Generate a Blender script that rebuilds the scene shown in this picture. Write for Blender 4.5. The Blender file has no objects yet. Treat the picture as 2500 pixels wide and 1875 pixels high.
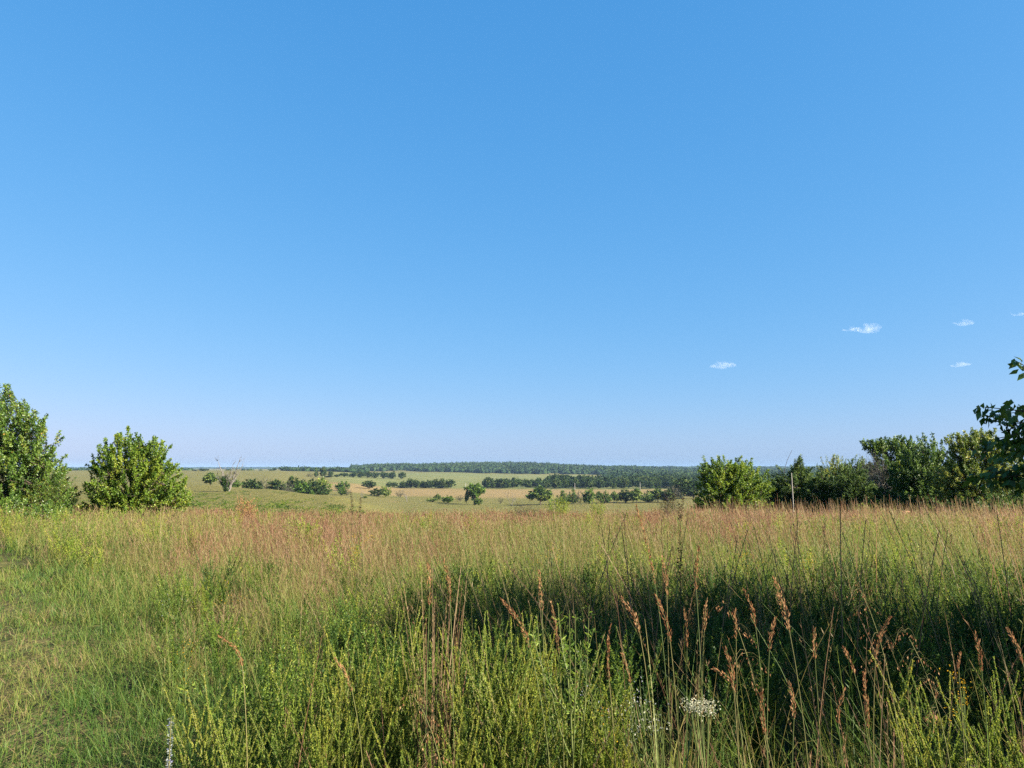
import bpy, math
import numpy as np

SC = bpy.context.scene
COL = SC.collection
PI = math.pi

# ------------------------------------------------------------------ camera
F_PX = 1853.0                                   # focal length in pixels of the 2500 px wide photograph
PITCH = math.atan((1143 - 937.5) / F_PX)
EYE = np.array([0.0, 0.0, 1.6])

cam_d = bpy.data.cameras.new("camera")
cam = bpy.data.objects.new("camera", cam_d)
COL.objects.link(cam)
cam_d.sensor_width = 36.0
cam_d.lens = 36.0 * F_PX / 2500.0
cam_d.clip_start = 0.05
cam_d.clip_end = 60000
cam.location = EYE
cam.rotation_euler = (PI / 2 + PITCH, 0, 0)
SC.camera = cam


def at(px, py, D):
    """world point on the ray through a photo pixel at depth y = D"""
    cx = (px - 1250) / F_PX
    cy = (937.5 - py) / F_PX
    d = np.array([cx, math.cos(PITCH) - cy * math.sin(PITCH), math.sin(PITCH) + cy * math.cos(PITCH)])
    return EYE + d * (D / d[1])


# ------------------------------------------------------------------ small numeric tools
def unit(v):
    v = np.asarray(v, float)
    return v / np.maximum(np.linalg.norm(v, axis=-1, keepdims=True), 1e-9)


def sstep(a, b, x):
    t = np.clip((x - a) / (b - a), 0, 1)
    return t * t * (3 - 2 * t)


_lat = np.random.default_rng(99).random((256, 256))


def vnoise(x, y):
    xi = np.floor(x).astype(int)
    yi = np.floor(y).astype(int)
    fx = x - xi
    fy = y - yi
    fx = fx * fx * (3 - 2 * fx)
    fy = fy * fy * (3 - 2 * fy)
    a = _lat[xi & 255, yi & 255]
    b = _lat[(xi + 1) & 255, yi & 255]
    c = _lat[xi & 255, (yi + 1) & 255]
    d = _lat[(xi + 1) & 255, (yi + 1) & 255]
    return a + (b - a) * fx + (c - a) * fy + (a - b - c + d) * fx * fy


def fbm(x, y, o=3):
    s = 0
    w = 0.5
    t = 0
    for k in range(o):
        s = s + w * vnoise(x * 2 ** k + 17.3 * k, y * 2 ** k + 5.1 * k)
        t += w
        w *= 0.5
    return s / t


# ------------------------------------------------------------------ terrain
DN = np.array([0, 10, 20, 30, 40, 60, 100, 160, 240, 300, 380, 450, 600, 800, 1100, 1400, 1900, 2600, 4000, 9500], float)
COLS = {
    -600: [0, -.05, -.2, -.6, -1.0, -1.7, -3.0, -4.6, -6.0, -5.6, -7, -9, -10, -8, -5, -2.8, -6, -6, -5, -6],
    200: [0, -.05, -.22, -.65, -1.05, -1.7, -3.0, -4.5, -5.8, -5.4, -7, -9, -10, -8, -5, -2.6, -6, -6, -5, -6],
    500: [0, -.05, -.28, -.75, -1.15, -1.8, -3.0, -4.4, -5.6, -5.2, -8, -10.5, -10.5, -8.3, -4.5, -2.4, -8, -8, -5, -6],
    650: [0, -.08, -.32, -.8, -1.25, -2.0, -3.3, -4.7, -5.6, -6.5, -11, -13.5, -12.5, -9.5, -5, -2.8, -8, -7, -5, -6],
    800: [0, -.1, -.34, -.82, -1.3, -2.1, -3.8, -5.4, -6.8, -9.4, -13.5, -16.5, -15.5, -13, -9, -5, -6, -4, -4, -6],
    1000: [0, -.1, -.35, -.85, -1.3, -2.6, -5.5, -9, -13, -15.5, -18.3, -19, -20, -19.5, -17.5, -14.5, -10, 2, 2, -4],
    1250: [0, -.1, -.35, -.85, -1.3, -2.8, -6.5, -11, -15.5, -17.8, -19.2, -20, -21, -20.5, -20, -18.5, -15, 7, 1, -4],
    1500: [0, -.1, -.35, -.85, -1.3, -2.6, -6, -10.5, -15, -17, -18.5, -19, -20.5, -21, -21, -21, -19, -6, -6, -4],
    1750: [0, -.08, -.32, -.75, -1.2, -2.4, -5.5, -10, -14, -16, -17.5, -18, -20, -21, -21, -21, -20, -18, -12, -4],
    2200: [0, -.06, -.3, -.75, -1.2, -2.3, -5.2, -9.5, -14, -16, -17.5, -18, -20, -21, -21, -21, -20, -18, -12, -4],
    3200: [0, -.05, -.25, -.65, -1.1, -2.2, -5, -9, -13, -15, -17, -18, -20, -21, -21, -21, -20, -18, -12, -4],
}
CPX = np.array(sorted(COLS), float)
CZ = np.array([COLS[int(k)] for k in sorted(COLS)], float)


def _slopes(x, y):
    h = np.diff(x)
    d = np.diff(y, axis=1) / h
    m = np.zeros_like(y)
    m[:, 1:-1] = (d[:, :-1] * h[1:] + d[:, 1:] * h[:-1]) / (h[1:] + h[:-1])
    m[:, 0] = 0
    m[:, -1] = d[:, -1]
    s = np.sign(d[:, :-1]) * np.sign(d[:, 1:]) <= 0
    m[:, 1:-1][s] *= 0.25
    return m


CM = _slopes(DN, CZ)


def H(x, y):
    """terrain height"""
    x = np.asarray(x, float)
    y = np.asarray(y, float)
    r = np.hypot(x, y)
    az = np.clip(np.arctan2(x, y), -0.87, 0.87)
    D = np.clip(r * np.cos(az), 0, 9499)
    px = np.clip(1250 + F_PX * np.tan(az), CPX[0], CPX[-1] - 1e-3)
    ci = np.clip(np.searchsorted(CPX, px, side='right') - 1, 0, len(CPX) - 2)
    ft = (px - CPX[ci]) / (CPX[ci + 1] - CPX[ci])
    ft = ft * ft * (3 - 2 * ft)
    k = np.clip(np.searchsorted(DN, D, side='right') - 1, 0, len(DN) - 2)
    h = DN[k + 1] - DN[k]
    t = (D - DN[k]) / h

    def herm(c):
        return ((2 * t ** 3 - 3 * t ** 2 + 1) * CZ[c, k] + (t ** 3 - 2 * t ** 2 + t) * h * CM[c, k]
                + (-2 * t ** 3 + 3 * t ** 2) * CZ[c, k + 1] + (t ** 3 - t ** 2) * h * CM[c, k + 1])

    z = herm(ci) * (1 - ft) + herm(ci + 1) * ft
    amp = 0.05 + sstep(50, 200, D) * 0.35
    far = sstep(1500, 2400, D) * 9.0
    return z + amp * (fbm(x / 14, y / 14) - 0.5) + far * (fbm(x / 330 + 3.3, y / 500) - 0.5)


def Hs(x, y):
    return float(H(np.array([x]), np.array([y]))[0])


# ------------------------------------------------------------------ geometry collector
class Geo:
    def __init__(s):
        s.V, s.F, s.A = [], [], []
        s.n = 0

    def add(s, V, F, a):
        """V (n,3); F (m,4) quads or (m,3); a (n,) per vertex value for the colour ramp"""
        V = np.asarray(V, np.float32).reshape(-1, 3)
        s.V.append(V)
        s.F.append(np.asarray(F, np.int64) + s.n)
        s.A.append(np.broadcast_to(np.asarray(a, np.float32), (len(V),)).copy())
        s.n += len(V)

    def arrays(s):
        return np.concatenate(s.V), s.F, np.concatenate(s.A)

    def mesh(s, name, mat, smooth=False):
        V, FL, A = s.arrays()
        me = bpy.data.meshes.new(name)
        nl = sum(f.size for f in FL)
        nf = sum(len(f) for f in FL)
        me.vertices.add(len(V))
        me.vertices.foreach_set("co", V.ravel())
        me.loops.add(nl)
        me.loops.foreach_set("vertex_index", np.concatenate([f.ravel() for f in FL]).astype(np.int32))
        tot = np.concatenate([np.full(len(f), f.shape[1], np.int32) for f in FL])
        me.polygons.add(nf)
        me.polygons.foreach_set("loop_start", (np.cumsum(tot) - tot).astype(np.int32))
        if smooth:
            me.polygons.foreach_set("use_smooth", np.ones(nf, bool))
        me.update(calc_edges=True)
        at_ = me.attributes.new("tone", 'FLOAT', 'POINT')
        at_.data.foreach_set("value", A)
        me.materials.append(mat)
        return me


def grid_faces(n, rows, cols):
    """quad indices for n strips of (rows x cols) vertices"""
    r, c = np.meshgrid(np.arange(rows - 1), np.arange(cols - 1), indexing='ij')
    i = (r * cols + c).ravel()
    q = np.stack([i, i + 1, i + cols + 1, i + cols], 1)
    return (q[None] + (np.arange(n) * rows * cols)[:, None, None]).reshape(-1, 4)


def ribbons(g, base, h, lean, width, nseg, tone, rng, droop=0.0, tipw=0.15, tone_tip=0.0, face=None):
    n = len(base)
    t = np.linspace(0, 1, nseg + 1)
    p = base[:, None, :] + lean[:, None, :] * (t ** 1.8)[None, :, None]
    p[:, :, 2] += h[:, None] * (t - np.asarray(droop).reshape(-1, 1) * t ** 2.5)
    phi = rng.random(n) * PI if face is None else face
    s = np.stack([np.cos(phi), np.sin(phi), 0 * phi], 1)
    w = width[:, None] * (1 - (1 - tipw) * t ** 2)[None]
    L = p - s[:, None] * w[..., None] / 2
    R = p + s[:, None] * w[..., None] / 2
    V = np.stack([L, R], 2).reshape(-1, 3)
    tt = np.repeat((tone[:, None] + tone_tip * t[None]), 2, axis=1)
    g.add(V, grid_faces(n, nseg + 1, 2), tt.ravel())
    return p


def rand_dir(rng, n):
    return unit(rng.normal(size=(n, 3)))


def leaves(g, c, axis, length, width, tone, rng, fold=False, side=None, curl=0.15):
    n = len(c)
    axis = unit(axis)
    sd = unit(np.cross(axis, rand_dir(rng, n))) if side is None else side
    nr = np.cross(axis, sd)
    length = np.broadcast_to(length, (n,))[:, None]
    width = np.broadcast_to(width, (n,))[:, None]
    tip = c + axis * length - nr * length * curl
    l = c + axis * length * .42 + sd * width * .5 + nr * width * .12
    r = c + axis * length * .42 - sd * width * .5 + nr * width * .12
    if fold:
        m = c + axis * length * .45 - nr * length * curl * .2
        V = np.stack([c, l, m, r, tip], 1).reshape(-1, 3)
        q = np.array([[0, 2, 4, 1], [0, 3, 4, 2]])
        Fq = (q[None] + (np.arange(n) * 5)[:, None, None]).reshape(-1, 4)
        g.add(V, Fq, np.repeat(tone, 5))
    else:
        V = np.stack([c, l, tip, r], 1).reshape(-1, 3)
        Fq = np.arange(n * 4).reshape(-1, 4)
        g.add(V, Fq, np.repeat(tone, 4))


def tube(g, pts, radii, sides=5, tone=0.5):
    pts = np.asarray(pts, float)
    n = len(pts)
    d = unit(np.gradient(pts, axis=0))
    ref = np.array([0.31, 0.95, 0.05])
    a = unit(np.cross(d, ref))
    b = np.cross(d, a)
    th = np.arange(sides + 1) / sides * 2 * PI
    radii = np.broadcast_to(np.asarray(radii, float), (n,))
    ring = (a[:, None] * np.cos(th)[None, :, None] + b[:, None] * np.sin(th)[None, :, None]) * radii[:, None, None]
    g.add((pts[:, None] + ring).reshape(-1, 3), grid_faces(1, n, sides + 1), tone)


def bez(a, b, bend, n=5):
    a = np.asarray(a, float)
    b = np.asarray(b, float)
    t = np.linspace(0, 1, n)[:, None]
    return a * (1 - t) + b * t + np.asarray(bend) * (4 * t * (1 - t))


def box(g, c, size, rot=None, tone=0.5):
    sx, sy, sz = np.asarray(size) / 2
    bv = min(sx, sy, sz) * 0.18
    # a box with chamfered long edges (octagonal section along its longest axis)
    ax = int(np.argmax([sx, sy, sz]))
    o = [i for i in range(3) if i != ax]
    s = [sx, sy, sz]
    u, v = s[o[0]], s[o[1]]
    prof = [(u, v - bv), (u - bv, v), (-u + bv, v), (-u, v - bv), (-u, -v + bv), (-u + bv, -v), (u - bv, -v), (u, -v + bv)]
    V = np.zeros((16, 3))
    for e, sg in enumerate((-1, 1)):
        for k, (p, q) in enumerate(prof):
            V[e * 8 + k, o[0]] = p
            V[e * 8 + k, o[1]] = q
            V[e * 8 + k, ax] = sg * s[ax]
    Fq = [[k, (k + 1) % 8, 8 + (k + 1) % 8, 8 + k] for k in range(8)]
    for e in (0, 8):
        Fq += [[e, e + 1, e + 2, e + 3], [e, e + 3, e + 4, e + 7], [e + 4, e + 5, e + 6, e + 7]]
    if rot is not None:
        V = V @ np.asarray(rot).T
    g.add(V + np.asarray(c), Fq, tone)


def ico(sub=1):
    t = (1 + 5 ** .5) / 2
    V = unit(np.array([[-1, t, 0], [1, t, 0], [-1, -t, 0], [1, -t, 0], [0, -1, t], [0, 1, t], [0, -1, -t], [0, 1, -t],
                       [t, 0, -1], [t, 0, 1], [-t, 0, -1], [-t, 0, 1]], float))
    Fc = np.array([[0, 11, 5], [0, 5, 1], [0, 1, 7], [0, 7, 10], [0, 10, 11], [1, 5, 9], [5, 11, 4], [11, 10, 2], [10, 7, 6], [7, 1, 8],
                   [3, 9, 4], [3, 4, 2], [3, 2, 6], [3, 6, 8], [3, 8, 9], [4, 9, 5], [2, 4, 11], [6, 2, 10], [8, 6, 7], [9, 8, 1]])
    for _ in range(sub):
        V = list(map(tuple, V))
        cache = {}

        def mid(i, j):
            k = (min(i, j), max(i, j))
            if k not in cache:
                cache[k] = len(V)
                V.append(tuple(unit((np.array(V[i]) + np.array(V[j])) / 2)))
            return cache[k]
        nf = []
        for a, b, c in Fc:
            ab, bc, ca = mid(a, b), mid(b, c), mid(c, a)
            nf += [[a, ab, ca], [b, bc, ab], [c, ca, bc], [ab, bc, ca]]
        V, Fc = np.array(V), np.array(nf)
    return V, Fc


# ------------------------------------------------------------------ materials
ALB = 0.62


def new_mat(name):
    m = bpy.data.materials.new(name)
    m.use_nodes = True
    nt = m.node_tree
    nt.nodes.clear()
    return m, nt, nt.nodes, nt.links


def ramp_node(N, stops):
    r = N.new("ShaderNodeValToRGB")
    e = r.color_ramp.elements
    while len(e) < len(stops):
        e.new(0.5)
    for k, (p, c) in enumerate(stops):
        e[k].position = p
        e[k].color = (*[v * ALB for v in c], 1)
    return r


def plant_mat(name, stops, transl=0.3, rough=0.55, spec=0.25, mottling=0.0, scale=6.0):
    m, nt, N, L = new_mat(name)
    out = N.new("ShaderNodeOutputMaterial")
    a = N.new("ShaderNodeAttribute")
    a.attribute_name = "tone"
    r = ramp_node(N, stops)
    src = a.outputs["Fac"]
    if mottling:
        tc = N.new("ShaderNodeTexCoord")
        nz = N.new("ShaderNodeTexNoise")
        nz.inputs["Scale"].default_value = scale
        nz.inputs["Detail"].default_value = 3
        L.new(tc.outputs["Object"], nz.inputs["Vector"])
        ma = N.new("ShaderNodeMath")
        ma.operation = 'MULTIPLY_ADD'
        L.new(nz.outputs["Fac"], ma.inputs[0])
        ma.inputs[1].default_value = mottling
        ad = N.new("ShaderNodeMath")
        ad.operation = 'SUBTRACT'
        L.new(src, ad.inputs[0])
        ad.inputs[1].default_value = mottling / 2
        L.new(ad.outputs[0], ma.inputs[2])
        src = ma.outputs[0]
    L.new(src, r.inputs["Fac"])
    p = N.new("ShaderNodeBsdfPrincipled")
    p.inputs["Roughness"].default_value = rough
    p.inputs["Specular IOR Level"].default_value = spec
    L.new(r.outputs["Color"], p.inputs["Base Color"])
    if transl > 0:
        t = N.new("ShaderNodeBsdfTranslucent")
        hs = N.new("ShaderNodeHueSaturation")
        hs.inputs["Value"].default_value = 1.15
        hs.inputs["Hue"].default_value = 0.49
        L.new(r.outputs["Color"], hs.inputs["Color"])
        L.new(hs.outputs["Color"], t.inputs["Color"])
        mx = N.new("ShaderNodeMixShader")
        mx.inputs["Fac"].default_value = transl
        L.new(p.outputs[0], mx.inputs[1])
        L.new(t.outputs[0], mx.inputs[2])
        L.new(mx.outputs[0], out.inputs["Surface"])
    else:
        L.new(p.outputs[0], out.inputs["Surface"])
    return m


M = {}
M['grass'] = plant_mat("prairie_grass", [(0.0, (.055, .13, .022)), (0.2, (.125, .225, .036)), (0.4, (.22, .265, .05)), (0.6, (.30, .255, .085)),
                                          (0.8, (.345, .24, .13)), (1.0, (.29, .15, .082))], 0.46)
M['lesp'] = plant_mat("lespedeza_leaf", [(0.0, (.045, .105, .020)), (0.4, (.13, .225, .030)), (0.75, (.28, .37, .044)), (1.0, (.42, .42, .06))], 0.46)
M['stem'] = plant_mat("plant_stem", [(0.0, (.08, .13, .03)), (0.5, (.20, .17, .06)), (1.0, (.30, .11, .06))], 0.0, 0.6)
M['blade'] = plant_mat("grass_blade", [(0.0, (.04, .10, .02)), (0.5, (.11, .18, .035)), (1.0, (.28, .20, .07))], 0.35)
M['plume'] = plant_mat("seed_plume", [(0.0, (.20, .085, .04)), (0.5, (.34, .16, .07)), (1.0, (.50, .31, .155))], 0.3, 0.7, 0.1)
M['dark_seed'] = plant_mat("dark_seed", [(0.0, (.02, .014, .010)), (1.0, (.085, .055, .035))], 0.0, 0.8, 0.1)
M['white'] = plant_mat("white_petal", [(0.0, (.36, .38, .22)), (1.0, (.70, .68, .52))], 0.25, 0.7, 0.1)
M['aster'] = plant_mat("aster_petal", [(0.0, (.35, .38, .46)), (1.0, (.52, .54, .58))], 0.25, 0.7, 0.1)
M['yellow'] = plant_mat("yellow_petal", [(0.0, (.50, .27, .01)), (1.0, (.75, .50, .03))], 0.25, 0.7, 0.1)
M['sage'] = plant_mat("sage_flower", [(0.0, (.22, .27, .23)), (0.6, (.36, .40, .37)), (1.0, (.22, .22, .45))], 0.25, 0.7, 0.1)
M['pear'] = plant_mat("pear_leaf", [(0.0, (.044, .11, .017)), (0.5, (.12, .215, .027)), (0.9, (.21, .30, .042)), (1.0, (.38, .20, .03))], 0.36, 0.42, 0.4)
M['brush'] = plant_mat("brush_leaf", [(0.0, (.065, .145, .016)), (0.5, (.165, .28, .028)), (0.9, (.30, .39, .045)), (1.0, (.38, .34, .05))], 0.45, 0.5, 0.3)
M['yellowing'] = plant_mat("yellowing_leaf", [(0.0, (.06, .13, .021)), (0.45, (.18, .26, .036)), (0.85, (.36, .41, .065)), (1.0, (.36, .30, .04))], 0.28, 0.5, 0.3)
M['dark_leaf'] = plant_mat("dark_leaf", [(0.0, (.042, .105, .023)), (0.6, (.125, .22, .036)), (1.0, (.27, .37, .06))], 0.34, 0.5, 0.3)
M['cedar'] = plant_mat("cedar_needle", [(0.0, (.034, .080, .020)), (0.6, (.11, .19, .036)), (1.0, (.26, .32, .06))], 0.2, 0.65, 0.2)
M['grey_leaf'] = plant_mat("grey_leaf", [(0.0, (.07, .075, .045)), (1.0, (.19, .18, .12))], 0.2, 0.7, 0.1)
M['far_leaf'] = plant_mat("far_leaf", [(0.0, (.028, .060, .016)), (0.5, (.050, .092, .020)), (1.0, (.115, .14, .035))], 0.1, 0.8, 0.1)
M['woods'] = plant_mat("woods_leaf", [(0.0, (.026, .054, .024)), (0.5, (.042, .077, .027)), (1.0, (.066, .095, .033))], 0.05, 0.9, 0.05)
M['bark'] = plant_mat("bark", [(0.0, (.05, .038, .028)), (1.0, (.15, .12, .09))], 0.0, 0.85, 0.1, 0.5, 9)
M['dead_wood'] = plant_mat("dead_wood", [(0.0, (.09, .08, .068)), (0.5, (.18, .165, .145)), (1.0, (.36, .34, .31))], 0.0, 0.8, 0.1, 0.5, 2)
M['pole'] = plant_mat("weathered_pole", [(0.0, (.26, .24, .21)), (1.0, (.52, .50, .46))], 0.0, 0.75, 0.2, 0.6, 5)
M['plank'] = plant_mat("red_brown_plank", [(0.0, (.16, .06, .04)), (1.0, (.42, .20, .13))], 0.0, 0.75, 0.2, 0.6, 7)


def ground_material():
    m, nt, N, L = new_mat("ground_soil_and_pasture")
    out = N.new("ShaderNodeOutputMaterial")
    p = N.new("ShaderNodeBsdfPrincipled")
    p.inputs["Roughness"].default_value = 0.95
    p.inputs["Specular IOR Level"].default_value = 0.05
    L.new(p.outputs[0], out.inputs["Surface"])
    tc = N.new("ShaderNodeTexCoord")

    def noise(scale, detail=5, vec=None, sc=(1, 1, 1)):
        mp = N.new("ShaderNodeMapping")
        mp.inputs["Scale"].default_value = sc
        L.new(tc.outputs["Object"], mp.inputs["Vector"])
        nz = N.new("ShaderNodeTexNoise")
        nz.inputs["Scale"].default_value = scale
        nz.inputs["Detail"].default_value = detail
        nz.inputs["Roughness"].default_value = 0.65
        L.new(mp.outputs[0], nz.inputs["Vector"])
        return nz.outputs["Fac"]

    def mix(f, a, b):
        x = N.new("ShaderNodeMix")
        x.data_type = 'RGBA'
        for s, v in ((x.inputs[0], f), (x.inputs[6], a), (x.inputs[7], b)):
            if isinstance(v, (tuple, list)):
                s.default_value = (*v, 1)
            elif isinstance(v, float):
                s.default_value = v
            else:
                L.new(v, s)
        return x.outputs[2]

    def attr(n):
        a = N.new("ShaderNodeAttribute")
        a.attribute_name = n
        return a.outputs["Fac"]

    def contrast(f, lo, hi):
        mr = N.new("ShaderNodeMapRange")
        mr.interpolation_type = 'SMOOTHSTEP'
        mr.inputs[1].default_value = lo
        mr.inputs[2].default_value = hi
        L.new(f, mr.inputs[0])
        return mr.outputs[0]

    big = contrast(noise(0.012), 0.35, 0.65)
    mid = contrast(noise(0.09, 6), 0.3, 0.7)
    fine = contrast(noise(0.9, 8, sc=(1, 0.5, 1)), 0.28, 0.72)
    pasture = mix(big, (.108, .105, .031), (.145, .120, .046))
    pasture = mix(mid, pasture, (.125, .108, .039))
    pasture = mix(fine, (.070, .072, .021), pasture)
    pasture = mix(contrast(noise(0.22, 5, sc=(1, .6, 1)), .52, .70), pasture, (.078, .084, .024))
    pasture = mix(contrast(noise(0.045, 6, sc=(1, .5, 1)), .55, .72), pasture, (.125, .100, .042))
    tan = mix(mid, (.175, .125, .057), (.140, .108, .048))
    tan = mix(contrast(noise(0.02, 4, sc=(.25, 2.2, 1)), .5, .75), tan, (.115, .100, .038))
    green = mix(mid, (.080, .098, .032), (.110, .112, .042))
    green = mix(contrast(noise(0.014, 4, sc=(.3, 2.5, 1)), .5, .72), green, (.155, .137, .06))
    c = mix(attr("tan"), pasture, tan)
    c = mix(attr("green"), c, green)
    soil = mix(contrast(noise(3.0, 8), .3, .7), (.055, .05, .022), (.10, .08, .038))
    soil = mix(contrast(noise(18, 6), .45, .6), soil, (.045, .065, .018))
    c = mix(attr("near"), c, soil)
    path = mix(contrast(noise(5, 8), .4, .65), (.09, .12, .035), (.17, .145, .075))
    c = mix(attr("path"), c, path)
    L.new(c, p.inputs["Base Color"])
    b = N.new("ShaderNodeBump")
    b.inputs["Strength"].default_value = 0.7
    b.inputs["Distance"].default_value = 0.5
    L.new(fine, b.inputs["Height"])
    L.new(b.outputs[0], p.inputs["Normal"])
    return m


M['ground'] = ground_material()

# ------------------------------------------------------------------ object helpers


def link(name, me, parent=None):
    o = bpy.data.objects.new(name, me)
    COL.objects.link(o)
    if parent is not None:
        o.parent = parent
    return o


def tag(o, label=None, cat=None, group=None, kind=None):
    if label:
        o['label'] = label
    if cat:
        o['category'] = cat
    if group:
        o['group'] = group
    if kind:
        o['kind'] = kind
    return o


def thing(name, label, cat, loc, rz=0.0, scale=(1, 1, 1), group=None, parts=()):
    """an Empty at the thing's base with one mesh child per part; parts = [(part name, mesh, label or None)]"""
    e = bpy.data.objects.new(name, None)
    e.empty_display_size = 0.2
    COL.objects.link(e)
    e.location = loc
    e.rotation_euler = (0, 0, rz)
    e.scale = scale
    tag(e, label, cat, group)
    for q in parts:
        o = link(q[0], q[1], e)
        if len(q) > 2 and q[2]:
            o['label'] = q[2]
    return e


ORD = ["first", "second", "third", "fourth", "fifth", "sixth", "seventh", "eighth", "ninth", "tenth", "eleventh", "twelfth", "thirteenth",
       "fourteenth", "fifteenth", "sixteenth", "seventeenth", "eighteenth", "nineteenth", "twentieth", "twenty-first", "twenty-second",
       "twenty-third", "twenty-fourth", "twenty-fifth", "twenty-sixth", "twenty-seventh", "twenty-eighth", "twenty-ninth", "thirtieth"]

# ------------------------------------------------------------------ ground sheet


def path_d(x, y):
    """signed distance left of the mown strip's edge (positive = inside the strip)"""
    a = np.array([-2.7, 3.2])
    d = unit(np.array([-5.2, 9.0]))
    n = np.array([-d[1], d[0]])
    w = 0.35 * (fbm(x / 1.3 + 3, y / 1.3) - .5)
    return (x - a[0]) * n[0] + (y - a[1]) * n[1] + w - 0.012 * np.maximum(y - 8, 0) ** 2


def build_ground():
    r = np.concatenate([[0.0], np.geomspace(0.6, 9400, 300)])
    naz_f = 420
    az = np.concatenate([np.linspace(-0.72, 0.72, naz_f), np.linspace(0.72, 2 * PI - 0.72, 121)[1:-1]])
    az = np.append(az, az[0] + 2 * PI)
    R, A = np.meshgrid(r, az, indexing='ij')
    X = R * np.sin(A)
    Y = R * np.cos(A)
    azc = np.clip((A + PI) % (2 * PI) - PI, -0.87, 0.87)
    D = R * np.cos(azc)
    PX = 1250 + F_PX * np.tan(azc)
    Z = H(X, Y)
    nr, na = R.shape
    i, j = np.meshgrid(np.arange(nr - 1), np.arange(na - 1), indexing='ij')
    k = (i * na + j).ravel()
    Fq = np.stack([k, k + na, k + na + 1, k + 1], 1)
    g = Geo()
    g.add(np.stack([X, Y, Z], -1).reshape(-1, 3), Fq, 0.5)
    me = g.mesh("ground", M['ground'], smooth=True)
    nz = (fbm(X / 40, Y / 40) - .5) * 60
    tan = sstep(780, 830, PX) * sstep(560, 600, D + nz + (PX - 1000) * -.03) * (1 - sstep(800, 812, D + nz * .05))
    tan = np.maximum(tan, sstep(1350, 1400, PX) * sstep(560, 640, D + nz) * (1 - sstep(820, 826, D)))
    green = sstep(770, 850, PX) * sstep(812, 835, D + nz * .1) * (1 - sstep(1900, 1950, D + nz))
    near = 1 - sstep(42, 62, D + nz * .1)
    path = sstep(-.2, .5, path_d(X, Y)) * near
    for n, v in (("tan", tan), ("green", green), ("near", near), ("path", path)):
        a = me.attributes.new(n, 'FLOAT', 'POINT')
        a.data.foreach_set("value", v.ravel().astype(np.float32))
    o = link("ground", me)
    tag(o, "rolling prairie ground falling from the grassy field to the valley and far hills", "ground", kind="structure")


build_ground()

# ------------------------------------------------------------------ plants: template builders


def stem_curve(rng, base, lean_dir, height, lean, n=6):
    t = np.linspace(0, 1, n)[:, None]
    ld = np.array([lean_dir[0], lean_dir[1], 0.0])
    return base + np.array([0, 0, 1.0]) * height * t + ld * lean * (t ** 1.4) + rng.normal(size=(1, 3)) * .01


def lespedeza(seed, nstem=9, height=.85, leaf=.017, per_m=330, spread=.13, tone=(.15, .8), wide=None, lowbare=.12):
    """upright wand-like stems packed with small leaves"""
    rng = np.random.default_rng(seed)
    gs, gl = Geo(), Geo()
    wide = leaf * .34 if wide is None else wide
    for s in range(nstem):
        a = rng.random() * 2 * PI
        ld = np.array([math.cos(a), math.sin(a)])
        b = np.array([*(ld * spread * .35 * rng.random()), -0.02])
        hh = height * (.72 + .33 * rng.random())
        c = stem_curve(rng, b, ld, hh, spread * (.5 + 1.3 * rng.random()))
        tube(gs, c, np.linspace(.0035, .0012, len(c)), 4, .2 + .3 * rng.random())
        tn = tone[0] + (tone[1] - tone[0]) * rng.random()
        segs = [(c, lowbare)]
        for k in range(rng.integers(5, 10)):
            t0 = .25 + .6 * rng.random()
            i = t0 * (len(c) - 1)
            i0 = int(i)
            p0 = c[i0] + (c[min(i0 + 1, len(c) - 1)] - c[i0]) * (i - i0)
            a2 = rng.random() * 2 * PI
            o = np.array([math.cos(a2), math.sin(a2), 0])
            ln = hh * (.12 + .26 * rng.random()) * (1.15 - t0 * .6)
            t = np.linspace(0, 1, 4)[:, None]
            sc = p0 + np.array([0, 0, 1.0]) * ln * t ** 1.1 + o * ln * .5 * t ** .8 + np.array([*ld, 0]) * .1 * ln * t
            tube(gs, sc, np.linspace(.0018, .0008, 4), 3, .3)
            segs.append((sc, 0.05))
        for sc, lo in segs:
            L_ = np.linalg.norm(np.diff(sc, axis=0), axis=1).sum()
            n = max(4, int(L_ * per_m))
            t = lo + (1 - lo) * rng.random(n)
            i = t * (len(sc) - 1)
            i0 = np.minimum(i.astype(int), len(sc) - 2)
            p = sc[i0] + (sc[i0 + 1] - sc[i0]) * (i - i0)[:, None]
            d = unit(sc[i0 + 1] - sc[i0])
            rd = unit(np.cross(d, rand_dir(rng, n)))
            leaves(gl, p, d * .75 + rd * (.45 + .5 * rng.random((n, 1))), leaf * (.65 + .6 * rng.random(n)) * (1.1 - .35 * t), wide * (.8 + .4 * rng.random(n)),
                   np.clip(tn + .25 * (t - .6) + rng.normal(size=n) * .1, 0, 1), rng)
    return gs, gl


def merge_template(gl, gs=None, stem_tone=None):
    V, Fl, A = gl.arrays()
    Fq = [f for f in Fl if f.shape[1] == 4]
    if gs is not None:
        V2, F2, A2 = gs.arrays()
        Fq += [f + len(V) for f in F2]
        V = np.concatenate([V, V2])
        A = np.concatenate([A, np.full(len(A2), stem_tone, np.float32)])
    return V, np.concatenate(Fq), A


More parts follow.
